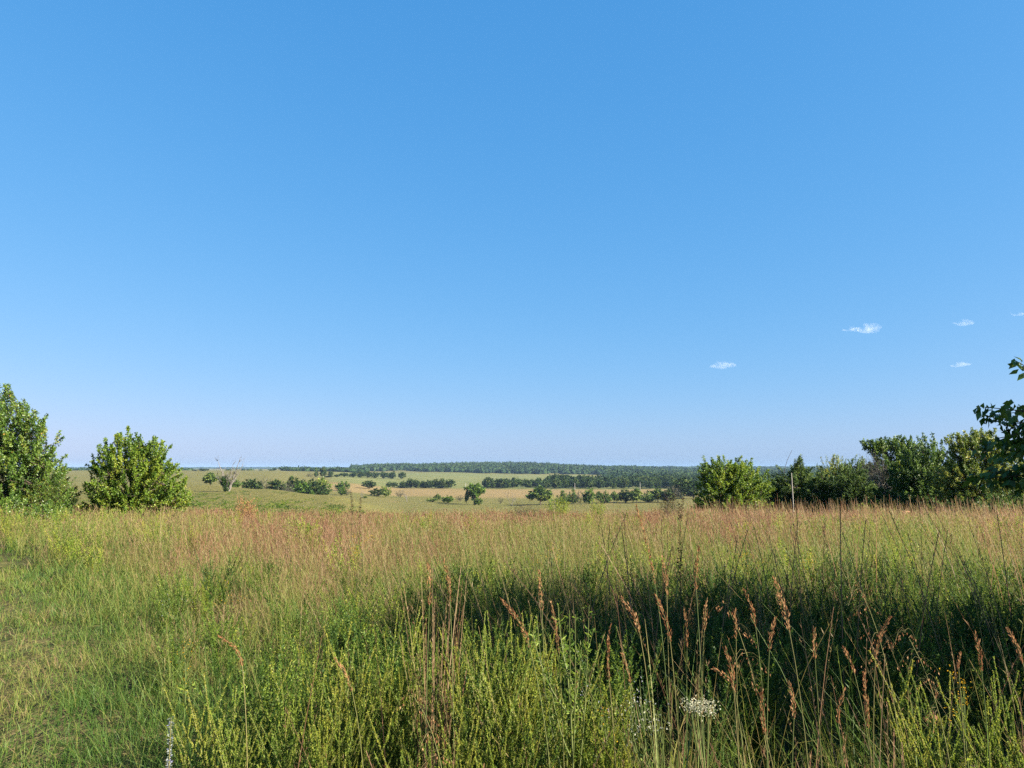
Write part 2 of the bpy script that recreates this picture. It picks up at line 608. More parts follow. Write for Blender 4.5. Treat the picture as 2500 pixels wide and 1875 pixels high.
def scatter(g, tpl, pos, scale, rz, tone_add, tilt=None):
    """bake many copies of a template into one collector"""
    V, Fq, A = tpl
    n = len(pos)
    c, s = np.cos(rz), np.sin(rz)
    X = V[None, :, 0] * c[:, None] - V[None, :, 1] * s[:, None]
    Y = V[None, :, 0] * s[:, None] + V[None, :, 1] * c[:, None]
    Z = np.broadcast_to(V[None, :, 2], X.shape)
    sx = scale[:, None] if scale.ndim == 1 else scale[:, :1]
    sz = scale[:, None] if scale.ndim == 1 else scale[:, 1:2]
    W = np.stack([X * sx, Y * sx, Z * sz], -1)
    if tilt is not None:
        W[..., 0] += W[..., 2] * tilt[:, :1]
        W[..., 1] += W[..., 2] * tilt[:, 1:2]
    W += pos[:, None, :]
    Ff = (Fq[None] + (np.arange(n) * len(V))[:, None, None]).reshape(-1, Fq.shape[1])
    g.add(W.reshape(-1, 3), Ff, np.clip(A[None] + tone_add[:, None], 0, 1).ravel())


# ------------------------------------------------------------------ the field of grass (stuff)
def hmul(x, y):
    p = -path_d(x, y)
    return .20 + .80 * sstep(-.1, 3.3, p + 0.10 * np.maximum(y - 7, 0))


def field_points(rng, y0, y1, dens, ulim=.80, pad=1.6):
    area = ulim * (y1 ** 2 - y0 ** 2) + 2 * pad * (y1 - y0)
    n = int(area * dens)
    ymax_w = ulim * y1 + pad
    y = y0 + (y1 - y0) * rng.random(n * 2)
    x = (rng.random(n * 2) * 2 - 1) * ymax_w
    k = np.abs(x) < ulim * y + pad
    return x[k][:n], y[k][:n]


def hue_zone(x, y):
    D = y
    h = np.interp(D, [0, 3.5, 6, 9, 13, 20, 28, 45], [.20, .25, .35, .45, .54, .66, .77, .80])
    left = sstep(-.35, -.6, x / np.maximum(y, .1))
    h = h - .13 * left * (D < 22)
    # patches of russet and of green herbage
    n1 = fbm(x / 2.2 + 11, y / 3.2 + 4)
    n2 = fbm(x / .7 + 31, y / .9 + 14, 2)
    return h + (n1 - .5) * 1.0 + (n2 - .5) * .6


def build_grass():
    rng = np.random.default_rng(5)
    g = Geo()
    bins = [(.9, 2.2, 18), (2.2, 3.5, 29), (3.5, 5.5, 31), (5.5, 8, 23), (8, 12, 14), (12, 18, 8), (18, 27, 4.2), (27, 45, 2.4)]
    for y0, y1, dens in bins:
        tx, ty = field_points(rng, y0, y1, dens)
        if y0 < 1:
            k = np.hypot(tx, ty) > 1.35
            tx, ty = tx[k], ty[k]
        per = 17
        n = len(tx) * per
        x = np.repeat(tx, per) + rng.normal(size=n) * .075 * (1 + y0 * .04)
        y = np.repeat(ty, per) + rng.normal(size=n) * .075 * (1 + y0 * .04)
        hm = hmul(x, y)
        k = rng.random(n) < (.35 + .65 * hm) * (1 - .72 * sstep(-.40, -.12, x / y) * (1 - sstep(5.0, 7.5, y)) - .2 * sstep(-.40, -.12, x / y) * (1 - sstep(3.2, 4.0, y)))
        x, y, hm = x[k], y[k], hm[k]
        tid = np.repeat(np.arange(len(tx)), per)[k]
        n = len(x)
        tf = (.55 + .75 * rng.random(len(tx)))[tid]
        thue = rng.normal(size=len(tx))[tid] * .17
        h = hm * tf * (.50 + .26 * rng.random(n)) * (.66 + .68 * fbm(x / 1.1 + 50, y / 1.4 + 3, 2)) * (1 - .30 * sstep(11, 24, y))
        wind = np.array([-.10, .02, 0])
        lean = rng.normal(size=(n, 3)) * .19 * h[:, None] + wind * h[:, None]
        off = np.stack([x - tx[tid], y - ty[tid], 0 * x], 1) / (.075 * (1 + y0 * .04))
        tl = rng.normal(size=(len(tx), 3)) * .10
        lean += (off * .10 + tl[tid]) * h[:, None]                       # each tuft fans out from its middle and leans its own way
        lean[:, 2] = 0
        hue = np.clip(hue_zone(x, y) + thue + rng.normal(size=n) * .10 - .15 * (1 - hm), .02, 1)
        z = H(x, y)
        base = np.stack([x, y, z - .02], 1)
        ws = np.maximum(1, y / 7.0)
        # flowering stems
        seed = rng.random(n) < (.35 + .5 * sstep(5, 14, y)) * (hm > .5)
        ks = np.where(seed)[0]
        P = ribbons(g, base[ks], h[ks] * 1.12, lean[ks], .0024 * ws[ks] * (.8 + .5 * rng.random(len(ks))), 4, np.clip(hue[ks] + .05, 0, 1), rng,
                    tone_tip=.12, tipw=.5)
        m = 5
        t = (.62 + .38 * rng.random((len(ks), m)))
        i = t * 4
        i0 = np.minimum(i.astype(int), 3)
        r_ = np.arange(len(ks))[:, None]
        pp = P[r_, i0] + (P[r_, i0 + 1] - P[r_, i0]) * (i - i0)[..., None]
        pp = pp.reshape(-1, 3)
        nn = len(pp)
        sc = np.repeat(ws[ks], m)
        leaves(g, pp, rand_dir(rng, nn) * .55 + np.array([0, 0, .9]), .035 * (.6 + .8 * rng.random(nn)) * np.sqrt(sc), .0032 * sc * (.7 + .6 * rng.random(nn)),
               np.clip(np.repeat(hue[ks], m) + .12 + rng.normal(size=nn) * .08, 0, 1), rng)
        # leaf blades
        nb = 3 if y0 < 12 else 2
        kb = np.repeat(np.arange(n), nb)
        hb = h[kb] * (.45 + .4 * rng.random(len(kb)))
        lb = rng.normal(size=(len(kb), 3)) * .36 * hb[:, None]
        lb[:, 2] = 0
        ribbons(g, base[kb], hb, lb + lean[kb] * .5, .0042 * ws[kb] * (.7 + .6 * rng.random(len(kb))), 3, np.clip(hue[kb] - .10 + rng.normal(size=len(kb)) * .07, 0, 1), rng,
                droop=.35 * rng.random(len(kb)), tone_tip=.10)
    # fine low grass where the field is short
    for y0, y1, dens in [(2.0, 4, 900), (4, 7, 620), (7, 13, 260)]:
        x, y = field_points(rng, y0, y1, dens)
        hm = hmul(x, y)
        k = (rng.random(len(x)) < 1.15 - hm)
        x, y, hm = x[k], y[k], hm[k]
        n = len(x)
        h = (.09 + .26 * sstep(.15, .7, hm)) * (.6 + .8 * rng.random(n))
        pn = fbm(x / .55, y / .55, 2)
        hue = np.clip(.16 + .5 * (pn - .45) + rng.normal(size=n) * .13 + .16 * (hm < .3), .02, .75)
        lean = rng.normal(size=(n, 3)) * .45 * h[:, None]
        lean[:, 2] = 0
        ribbons(g, np.stack([x, y, H(x, y) - .01], 1), h, lean, .0034 * np.maximum(1, y / 6) * (.7 + .6 * rng.random(n)), 3, hue, rng, droop=.3 * rng.random(n), tone_tip=.12)
    # sparse dry russet stems close by
    n = 110
    y = 1.9 + 1.9 * rng.random(n)
    x = (-.30 + .98 * rng.random(n)) * y
    h = .45 + .65 * rng.random(n)
    lean = rng.normal(size=(n, 3)) * .16 * h[:, None]
    lean[:, 2] = 0
    hue = np.clip(.84 + rng.normal(size=n) * .14, .4, 1)
    P = ribbons(g, np.stack([x, y, H(x, y)], 1), h, lean, .0022 + .0016 * rng.random(n), 5, hue, rng, tipw=.4)
    k = np.repeat(np.arange(n), 14)
    q = 2.6 + 2.4 * rng.random(len(k))
    i0 = np.minimum(q.astype(int), 4)
    pp = P[k, i0] + (P[k, i0 + 1] - P[k, i0]) * (q - i0)[:, None]
    leaves(g, pp, rand_dir(rng, len(k)) * .6 + np.array([0, 0, .9]), .016 * (.6 + .8 * rng.random(len(k))), .0026, np.clip(hue[k] + rng.normal(size=len(k)) * .08, 0, 1), rng)
    # tall stalks through the shaded herbs, their shade put into a dark brown tone
    n = 110
    y = 4.2 + 4.2 * rng.random(n)
    u = .05 + .62 * rng.random(n) ** .7
    h = .95 + .42 * rng.random(n)
    lean = rng.normal(size=(n, 3)) * .17
    lean[:, 0] -= .10
    lean[:, 2] = 0
    P = ribbons(g, np.stack([u * y, y, H(u * y, y)], 1), h, lean, .004 + .003 * rng.random(n), 5, np.clip(.93 + rng.normal(size=n) * .06, 0, 1), rng, tipw=.7)
    k = np.repeat(np.arange(n), 16)
    q = 3.4 + 1.6 * rng.random(len(k))
    i0 = np.minimum(q.astype(int), 4)
    pp = P[k, i0] + (P[k, i0 + 1] - P[k, i0]) * (q - i0)[:, None]
    leaves(g, pp, rand_dir(rng, len(k)) * .35 + np.array([0, 0, .9]), .022, .004, np.clip(.92 + rng.normal(size=len(k)) * .06, 0, 1), rng)
    # tall russet flowering stems standing above the field's far edge
    n = 7600
    y = 20 + 24 * rng.random(n)
    u = -.75 + 1.5 * rng.random(n) ** .8
    x = u * y
    k = rng.random(n) < .34 + .66 * sstep(.15, .3, u) + .3 * sstep(-.2, -.5, u)
    x, y = x[k], y[k]
    n = len(x)
    h = (.50 + .38 * rng.random(n) ** 1.5 + .45 * rng.random(n) ** 1.5 * sstep(.1, .3, x / y))
    lean = rng.normal(size=(n, 3)) * .10
    lean[:, 0] -= .08
    lean[:, 2] = 0
    hue = np.clip(.80 + rng.normal(size=n) * .13, .4, 1)
    ribbons(g, np.stack([x, y, H(x, y)], 1), h, lean, (.007 + .010 * rng.random(n)) * y / 30, 4, hue, rng, tipw=.6)
    o = link("prairie_grass", g.mesh("prairie_grass", M['grass']))
    tag(o, "tall prairie grass, green near by and russet tan towards the field's edge", "grass", kind="stuff")
    return sum(len(f) for f in g.F)


NG = build_grass()


def build_forbs():
    """the mass of green leafy forbs mixed through the field (stuff)"""
    rng = np.random.default_rng(15)
    g = Geo()
    near_t = [merge_template(lespedeza(100 + s, 7, .72, .018, 190, .16)[1], lespedeza(100 + s, 7, .72, .018, 190, .16)[0], .2) for s in range(4)]
    far_t = [merge_template(lespedeza(120 + s, 7, .7, .026, 95, .18, wide=.011)[1]) for s in range(3)]
    x, y = field_points(rng, 2.4, 8.8, 11.5, pad=1.0)
    u = x / y
    keep = rng.random(len(x)) < .10 + .9 * sstep(-.45, .05, u + .25 * (fbm(x, y) - .5))
    keep &= (hmul(x, y) > .45)
    keep &= (y > 3.9) | (u < -.28)
    # leave the places of the single plants in front open
    x, y = x[keep], y[keep]
    pick = rng.integers(0, 4, len(x))
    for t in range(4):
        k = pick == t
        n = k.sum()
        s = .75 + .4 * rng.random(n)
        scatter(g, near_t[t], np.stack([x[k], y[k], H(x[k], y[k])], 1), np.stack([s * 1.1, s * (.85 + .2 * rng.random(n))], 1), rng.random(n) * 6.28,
                rng.normal(size=n) * .12 - .05 - .22 * sstep(-.15, .1, x[k] / y[k]))  # darker to the right: partly dark green plants, partly tree shade painted in
    x, y = field_points(rng, 8.2, 24, 2.0)
    keep = (rng.random(len(x)) < sstep(.35, .62, fbm(x / 3 + 9, y / 3)) * np.interp(y, [7.5, 14, 24], [1, .7, .3])) & (hmul(x, y) > .5)
    x, y = x[keep], y[keep]
    pick = rng.integers(0, 3, len(x))
    for t in range(3):
        k = pick == t
        n = k.sum()
        s = .65 + .6 * rng.random(n)
        scatter(g, far_t[t], np.stack([x[k], y[k], H(x[k], y[k])], 1), s, rng.random(n) * 6.28, rng.normal(size=n) * .14 + .15)
    gp = Geo()
    n = 2600
    D = 48 * (330 / 48) ** rng.random(n)
    u = -.72 + .95 * rng.random(n)
    k = (D < 240 - 260 * sstep(-.35, .1, u)) & (rng.random(n) < .25 + 1.2 * (fbm(u * D / 25, D / 25) - .3))
    D, u = D[k], u[k]
    n = len(D)
    tw = merge_template(lespedeza(140, 5, .5, .09, 14, .45, wide=.05)[1])
    sw = .5 + .7 * rng.random(n) ** 2
    scatter(gp, tw, np.stack([u * D, D, H(u * D, D)], 1), np.stack([sw * 1.5, sw], 1), rng.random(n) * 6.28, rng.normal(size=n) * .2 - .1)
    o = link("pasture_weeds", gp.mesh("pasture_weeds", M['lesp']))
    tag(o, "low weeds dotted over the grazed slope below the field", "weeds", kind="stuff")
    o = link("leafy_undergrowth", g.mesh("leafy_undergrowth", M['lesp']))
    tag(o, "green leafy herbs growing thickly between the prairie grasses", "undergrowth", kind="stuff")


build_forbs()

# ------------------------------------------------------------------ single plants in the foreground
LESP = []
for s, (ns, hh) in enumerate([(20, .95), (17, .9), (21, 1.0), (15, .85)]):
    a, b = lespedeza(200 + s, ns, hh, .0105, 760, .21, tone=(.36, .95), wide=.0048)
    LESP.append((a.mesh("lespedeza_stems", M['stem']), b.mesh("lespedeza_foliage", M['lesp']), hh))

#        px of centre, py of top, depth, proto, width factor, label
NEAR_BUSH = [
    (760, 1600, 3.1, 0, 1.0, "olive green leafy bush clump with upright wands beside the bent orange grass stem"),
    (560, 1660, 3.4, 3, 1.0, "dark green fine-leaved bush low in the short green grass"),
    (850, 1570, 3.6, 3, .8, "narrow bright green bush with three wands over a dark gap"),
    (930, 1515, 3.7, 1, 1.15, "broad bright green bush left of the pale tan grass clump"),
    (1000, 1555, 3.5, 3, .75, "small bright green bush touching the pale tan grass clump"),
    (840, 1700, 3.0, 1, .8, "short green bush low in front of the broad bright one"),
    (1150, 1540, 3.4, 2, 1.0, "yellow green bush just right of the pale tan grass clump"),
    (1230, 1520, 3.5, 0, 1.0, "tallest yellow green bush at the edge of the dark shade"),
    (1330, 1590, 3.1, 2, 1.1, "golden green bush under the branching grey green weed"),
    (1420, 1640, 3.0, 1, 1.0, "yellow green bush left of the small white asters"),
    (1080, 1700, 2.8, 3, .8, "low green bush among dry red grass"),
    (1200, 1690, 2.8, 1, .9, "low golden bush in front of the yellow green ones"),
    (2290, 1690, 3.0, 3, .9, "green bush with slanting wands left of the goldenrod"),
    (2400, 1660, 2.9, 1, 1.05, "yellowing green bush right of the goldenrod"),
    (2470, 1640, 3.1, 0, .9, "green bush cut by the right edge of the photo"),
    (650, 1760, 2.9, 1, .85, "small green bush at the foot of the olive clump"),
    (1540, 1760, 2.9, 3, .75, "low dark green bush under the small white asters"),
]
for i, (px, py, D, pr, w, lab) in enumerate(NEAR_BUSH):
    p = at(px, py, D)
    z0 = Hs(p[0], D)
    a, b, hh = LESP[pr]
    sz = (p[2] - z0) / hh / .98
    thing("lespedeza_bush", lab, "bush", (p[0], D, z0), rz=i * 1.7, scale=(w * .85, w * .85, sz), group="leafy bushes in the foreground",
          parts=[("stem", a), ("foliage", b)])


def grass_stalk(name, label, tip, hb, D, seed, rad=.016, nsp=110, plume='plume', tone=.5, nleaf=2, group=None, dD=0.0, leaf_h=.5, headname="seed_head"):
    """one flowering grass stalk: stem, arching leaves and a feathery head"""
    rng = np.random.default_rng(seed)
    pt = at(tip[0], tip[1], D + dD)
    pb = at(hb[0], hb[1], D)
    v = pb - pt
    root = np.array([pb[0] + v[0] * .9 + rng.normal() * .02, D + .02 * rng.normal(), 0])
    root[2] = Hs(root[0], root[1])
    o = root.copy()
    t = np.linspace(0, 1, 9)[:, None]
    up = np.array([0, 0, 1.0]) * (pb[2] - o[2])
    ctrl = o + up * .6 + (pb - o) * .1
    curve = (1 - t) ** 2 * o + 2 * t * (1 - t) * ctrl + t ** 2 * pb - o
    ht = np.linspace(0, 1, 6)[:, None]
    d1 = unit(curve[-1] - curve[-2])
    hl = np.linalg.norm(v)
    c2 = pb + d1 * hl * .5
    head = (1 - ht) ** 2 * pb + 2 * ht * (1 - ht) * c2 + ht ** 2 * pt - o
    gs, gp = Geo(), Geo()
    tube(gs, np.concatenate([curve, head[1:]]), np.concatenate([np.linspace(.0022, .0013, 9), np.linspace(.0011, .0005, 5)]), 5, .05 + .4 * rng.random())
    n = int(nsp * hl / .25)
    tt = rng.random(n)
    i = tt * 5
    i0 = np.minimum(i.astype(int), 4)
    p = head[i0] + (head[i0 + 1] - head[i0]) * (i - i0)[:, None]
    d = unit(head[i0 + 1] - head[i0])
    r = .68 * rad * (np.sin(PI * np.clip(tt * .85 + .12, 0, 1)) ** .7) * rng.random(n) ** .6
    rd = unit(np.cross(d, rand_dir(rng, n)))
    leaves(gp, p + rd * r[:, None] * .7, d + rd * .28, .012 * (.7 + .6 * rng.random(n)), .0028, np.clip(tone + rng.normal(size=n) * .22, 0, 1), rng)
    parts = [("stem", gs.mesh("grass_stem", M['stem'])), (headname, gp.mesh("seed_head", M[plume]))]
    for k in range(nleaf):
        gl = Geo()
        b = curve[1 + k][None] if k < 6 else curve[:1]
        a = rng.random() * 2 * PI
        hh = np.array([leaf_h * (.7 + .5 * rng.random())])
        ln = np.array([[math.cos(a), math.sin(a), 0]]) * hh[0] * (.35 + .4 * rng.random())
        ribbons(gl, b, hh, ln, np.array([.0075]), 7, np.array([.2 + .5 * rng.random()]), rng, droop=.3 * rng.random(), tone_tip=.3)
        parts.append(("leaf", gl.mesh("grass_leaf", M['blade'])))
    e = thing(name, label, "grass stalk", tuple(o), group=group, parts=parts)
    return e


HEADS = [  # tip, head base, depth, radius, nleaf, label
    ((535, 1555), (592, 1628), 2.7, .012, 1, "bent orange grass stalk leaning left over the short green grass"),
    ((1045, 1378), (1048, 1480), 2.9, .018, 2, "pale tan plume rising from the tan grass clump, left of its twin"),
    ((1085, 1370), (1099, 1472), 2.9, .014, 2, "dark tipped plume rising beside the pale tan one"),
    ((1222, 1462), (1293, 1582), 2.5, .015, 1, "orange seed head leaning left above the yellow green bushes"),
    ((1316, 1395), (1323, 1492), 2.9, .015, 1, "russet seed head standing straight left of the grey green weed"),
    ((1346, 1472), (1364, 1600), 2.7, .010, 1, "thin reddish seed head close beside the branching grey green weed"),
    ((1489, 1530), (1487, 1660), 2.6, .008, 1, "very thin red stalk standing over the small white asters"),
    ((1515, 1457), (1562, 1548), 2.6, .020, 3, "thick orange head drooping left on a green leafed stalk"),
    ((1519, 1597), (1538, 1672), 2.6, .008, 0, "short thin orange head above the pale flower clusters"),
    ((1553, 1236), (1600, 1432), 3.2, .010, 2, "very tall thin stalk reaching the pasture line"),
    ((1601, 1456), (1637, 1572), 2.5, .018, 3, "orange head on a green leafed stalk right of the drooping thick one"),
    ((1617, 1362), (1628, 1455), 2.8, .014, 2, "russet head near the dark dried seed spike"),
    ((1671, 1488), (1677, 1585), 2.7, .010, 1, "thin red brown head in the middle of the dark shade"),
    ((1706, 1338), (1700, 1442), 2.8, .013, 1, "upright orange head crossing the shade's upper edge"),
    ((1725, 1464), (1719, 1542), 2.7, .014, 1, "short bright orange head below the upright one"),
    ((1794, 1490), (1797, 1560), 2.7, .012, 1, "short reddish head beside airy panicle grass"),
    ((1817, 1440), (1845, 1532), 2.7, .013, 1, "orange head leaning left before the big double head"),
    ((1890, 1414), (1928, 1545), 2.6, .024, 2, "biggest orange head, thick and leaning left in the shade"),
    ((1893, 1510), (1878, 1592), 2.6, .015, 1, "orange head leaning right under the biggest one"),
    ((1740, 1632), (1795, 1692), 2.4, .014, 1, "low golden head bent far left"),
    ((1770, 1583), (1790, 1665), 2.4, .018, 1, "low golden head standing beside the bent one"),
    ((1988, 1533), (1990, 1612), 2.6, .013, 1, "straight orange head right of the biggest ones"),
    ((2059, 1582), (2088, 1652), 2.6, .012, 1, "pale orange head leaning left in the darkest shade"),
    ((2174, 1508), (2137, 1612), 2.6, .015, 1, "orange head leaning right, alone in the darkest shade"),
    ((1924, 1660), (1938, 1760), 2.3, .012, 1, "dark red head standing low near the bottom edge"),
    ((2062, 1686), (2047, 1770), 2.4, .010, 1, "thin red head leaning right near the bottom edge"),
    ((2380, 1545), (2397, 1642), 2.6, .014, 1, "pale orange head above the yellowing bush"),
    ((2460, 1534), (2498, 1622), 2.6, .013, 1, "pale head leaning left at the right edge of the photo"),
    ((2345, 1596), (2341, 1640), 2.7, .010, 0, "small orange head just above the goldenrod"),
    ((2110, 1640), (2120, 1780), 2.4, .012, 1, "golden brown head low between thin dark stalks"),
    ((1860, 1690), (1870, 1800), 2.3, .010, 1, "thin golden stalk low beside the white flat flower"),
    ((820, 1610), (860, 1690), 2.6, .010, 1, "thin red grass head crossing the dark gap between green bushes"),
]
for i, (tp, hb, D, rad, nl, lab) in enumerate(HEADS):
    grass_stalk("tall_grass_stalk", lab, tp, hb, D, 400 + i, rad, 130 + int(rad * 2500), nleaf=nl, tone=.35 + .4 * ((i * 37) % 10) / 10, group="tall grass stalks in the foreground")


def tan_clump(px, D, label, n, seed, hgt, tone, name="dry_grass_clump", spread=.07):
    rng = np.random.default_rng(seed)
    p = at(px, 1875, D)
    z0 = Hs(p[0], D)
    gs = Geo()
    a = rng.random(n) * 2 * PI
    b = np.stack([np.cos(a), np.sin(a), 0 * a], 1) * (spread * rng.random(n) ** .5)[:, None]
    h = hgt * (.65 + .4 * rng.random(n))
    ln = b * 1.2 + rng.normal(size=(n, 3)) * .05
    ln[:, 2] = 0
    P = ribbons(gs, b, h, ln, .0042 * (.7 + .6 * rng.random(n)), 6, np.clip(tone + rng.normal(size=n) * .15, 0, 1), rng, tone_tip=.15, tipw=.5)
    k = rng.integers(0, n, n * 22)
    t = 3.6 + 2.3 * rng.random(len(k))
    i0 = np.minimum(t.astype(int), 5)
    pp = P[k, i0] + (P[k, i0 + 1] - P[k, i0]) * (t - i0)[:, None]
    leaves(gs, pp, rand_dir(rng, len(k)) * .4 + np.array([0, 0, 1]), .018, .003, np.clip(tone + .1 + rng.normal(size=len(k)) * .12, 0, 1), rng)
    o = link(name, gs.mesh("dry_grass_clump", M['grass']))
    o.location = (p[0], D, z0)
    tag(o, label, "grass clump", "dry grass clumps in the foreground")


tan_clump(1065, 3.3, "tall pale tan grass clump rising between the bright green bushes", 42, 31, 1.15, .72)
tan_clump(1120, 2.6, "dry reddish grass tangle at the bottom between the green bushes", 26, 32, .62, .88, spread=.2)
tan_clump(1330, 2.5, "straw coloured grass low in front of the golden bush", 22, 33, .6, .75, spread=.2)
tan_clump(1960, 2.4, "russet grass clump at the bottom of the dark shade", 26, 34, .7, .85, spread=.2)
tan_clump(2150, 2.4, "thin brown grass clump left of the bushes with the goldenrod", 26, 35, .72, .78, spread=.22)
tan_clump(1800, 2.3, "yellowish grass clump right of the white flat flower", 23, 36, .62, .6, spread=.16)
tan_clump(900, 2.5, "sparse red grass low in the dark gap between bushes", 20, 37, .55, .9, spread=.2)
tan_clump(2330, 2.4, "brownish grass clump at the foot of the goldenrod", 16, 38, .6, .8, spread=.2)


def green_tuft(px, D, label, n, seed, hgt):
    rng = np.random.default_rng(seed)
    p = at(px, 1875, D)
    z0 = Hs(p[0], D)
    g = Geo()
    a = rng.random(n) * 2 * PI
    b = np.stack([np.cos(a), np.sin(a), 0 * a], 1) * (.08 * rng.random(n) ** .5)[:, None]
    h = hgt * (.6 + .5 * rng.random(n))
    ln = rng.normal(size=(n, 3)) * .16 * h[:, None]
    ln[:, 2] = 0
    ribbons(g, b, h, ln, .007 * (.7 + .5 * rng.random(n)), 7, np.clip(.4 + rng.normal(size=n) * .2, 0, 1), rng, droop=.12 * rng.random(n), tone_tip=.2, tipw=.05)
    o = link("green_grass_tuft", g.mesh("green_grass_tuft", M['blade']))
    o.location = (p[0], D, z0)
    tag(o, label, "grass tuft", "green grass tufts in the foreground")


green_tuft(1650, 2.7, "tuft of long bright green blades left of the white flat flower", 34, 51, 1.0)
green_tuft(1700, 2.5, "lower green tuft around the white flat flower's stem", 30, 52, .7)
green_tuft(1130, 3.0, "few green blades beside the pale tan grass clump", 14, 53, .95)
green_tuft(1880, 2.5, "green blades under the biggest orange head", 20, 54, .75)


def flower_plant(name, label, cat, px, py, D, mat, seed, width, nbl, nst=7, blsize=.008, flat=True, leafy=40, group=None):
    """branching stem topped by a cluster of small blossoms"""
    rng = np.random.default_rng(seed)
    p = at(px, py, D)
    z0 = Hs(p[0], D)
    h = p[2] - z0
    gs, gl, gf = Geo(), Geo(), Geo()
    top = np.array([0, 0, h])
    fork = np.array([.01, 0, h * .72])
    tube(gs, bez((0, 0, -.01), fork, (.01, .0, 0)), np.linspace(.004, .0025, 5), 5, .1)
    for k in range(nst):
        a = rng.random() * 2 * PI
        r = width * .5 * rng.random() ** .5
        e = np.array([math.cos(a) * r, math.sin(a) * r, h - (0 if flat else abs(rng.normal()) * .12) - .02 * (r / width) * 4 * width + rng.normal() * .012])
        tube(gs, bez(fork, e, (e - fork) * np.array([.1, .1, 0])), np.linspace(.0018, .0009, 5), 4, .1)
        m = nbl // nst
        c = e + rng.normal(size=(m, 3)) * np.array([.017, .017, .008 if flat else .02]) * (width / .1) ** .5
        for q in range(4):
            leaves(gf, c, rand_dir(rng, m) + np.array([0, 0, .6]), blsize, blsize * .6, np.clip(.6 + rng.normal(size=m) * .3, 0, 1), rng)
    t = rng.random(leafy) * .9
    c = np.stack([.01 * t, 0 * t, h * .72 * t], 1)
    a = rng.random(leafy) * 2 * PI
    leaves(gl, c, np.stack([np.cos(a), np.sin(a), .5 + 0 * a], 1), .05 * (.6 + .6 * rng.random(leafy)), .010, rng.random(leafy) * .8, rng, fold=True)
    thing(name, label, cat, (p[0], D, z0), group=group, parts=[("stem", gs.mesh("flower_stem", M['stem'])), ("foliage", gl.mesh("flower_leaves", M['lesp'])),
                                                                ("blossom", gf.mesh("blossom", M[mat]))])


flower_plant("boneset_plant", "white flat-topped flower cluster near the bottom edge, in full sun", "wildflower", 1712, 1724, 2.5, 'white', 61, .085, 330, 12, .0042)
flower_plant("boneset_plant", "cream buds standing left of the white flat-topped flower", "wildflower", 1556, 1710, 2.8, 'white', 62, .12, 50, 6, .006, False)
flower_plant("boneset_plant", "small cream flower cluster low under the drooping orange head", "wildflower", 1600, 1762, 2.6, 'white', 63, .12, 40, 6, .006)
for i, (px, py, D, w, nb, lab) in enumerate([
        (1460, 1625, 3.4, .22, 18, "bluish white asters at the sunny edge of the shade"),
        (1565, 1655, 3.3, .10, 18, "few white asters in deep shade left of the green tuft"),
        (1450, 1680, 3.2, .16, 12, "bluish white asters lower down beside the yellow green bush"),
        (1610, 1690, 3.0, .10, 14, "bright white asters behind the drooping orange head's stalk"),
        (1780, 1378, 6.6, .35, 40, "distant white flower cluster in the sunlit grass behind the shade"),
        (430, 1455, 6.0, .25, 16, "small white flowers in the sunlit grass far from the bushes")]):
    flower_plant("white_aster", lab, "wildflower", px, py, D, 'aster', 70 + i, w, nb, 6, .005, False, group="white asters")
for i, (px, py, D, w, nb, lab) in enumerate([
        (2340, 1640, 2.9, .06, 60, "goldenrod with yellow plume at the edge of the dark shade"),
        (452, 1568, 4.6, .10, 40, "yellow flowers low in the short green grass"),
        (566, 1415, 7.5, .18, 40, "yellow flowers in the tan grass above the short green grass"),
        (1480, 1710, 2.9, .05, 24, "tiny yellow flowers beside the low white asters"),
        (885, 1308, 9.5, .3, 60, "yellow flower spot in the middle of the tan grass"),
        (1345, 1340, 8.5, .35, 50, "yellow goldenrod in the sunlit grass left of the dark dried spike"),
        (1835, 1338, 8.2, .35, 60, "yellow goldenrod right of the dark dried spike"),
        (1975, 1350, 8.0, .3, 50, "yellow goldenrod in the grass under the cedar trees")]):
    flower_plant("goldenrod", lab, "wildflower", px, py, D, 'yellow', 90 + i, w, nb, 6, .005 * max(1, D / 5), False, 60, group="goldenrod plants")


def spike_plant(name, label, px, py_top, py_bot, D, mat, seed, rad, n, lean=0.0, cat="wildflower", curve=0.0, lsize=.012, group=None):
    """a single stem whose upper part carries a dense spike"""
    rng = np.random.default_rng(seed)
    p = at(px, py_top, D)
    q = at(px, py_bot, D)
    z0 = Hs(p[0], D)
    h, hb = p[2] - z0, max(q[2] - z0, .02)
    gs, gf = Geo(), Geo()
    t = np.linspace(0, 1, 10)
    c = np.stack([lean * t + curve * np.sin(PI * t), 0 * t, h * t], 1)
    tube(gs, c, np.linspace(.0035, .0014, 10) * max(1, D / 9), 5, .4)
    tt = hb / h + (1 - hb / h) * rng.random(n)
    i = tt * 9
    i0 = np.minimum(i.astype(int), 8)
    pp = c[i0] + (c[i0 + 1] - c[i0]) * (i - i0)[:, None]
    rd = rand_dir(rng, n)
    rd[:, 2] = abs(rd[:, 2]) * .5
    leaves(gf, pp + rd * rad * .4, rd, lsize * (.6 + .8 * rng.random(n)), lsize * .5, np.clip(rng.random(n), 0, 1), rng)
    thing(name, label, cat, (p[0] - lean, D, z0), group=group, parts=[("stem", gs.mesh("spike_stem", M['stem' if mat != 'dark_seed' else 'dark_seed'])),
                                                                  ("flower_spike" if mat != 'dark_seed' else "seed_spike", gf.mesh("spike", M[mat]))])


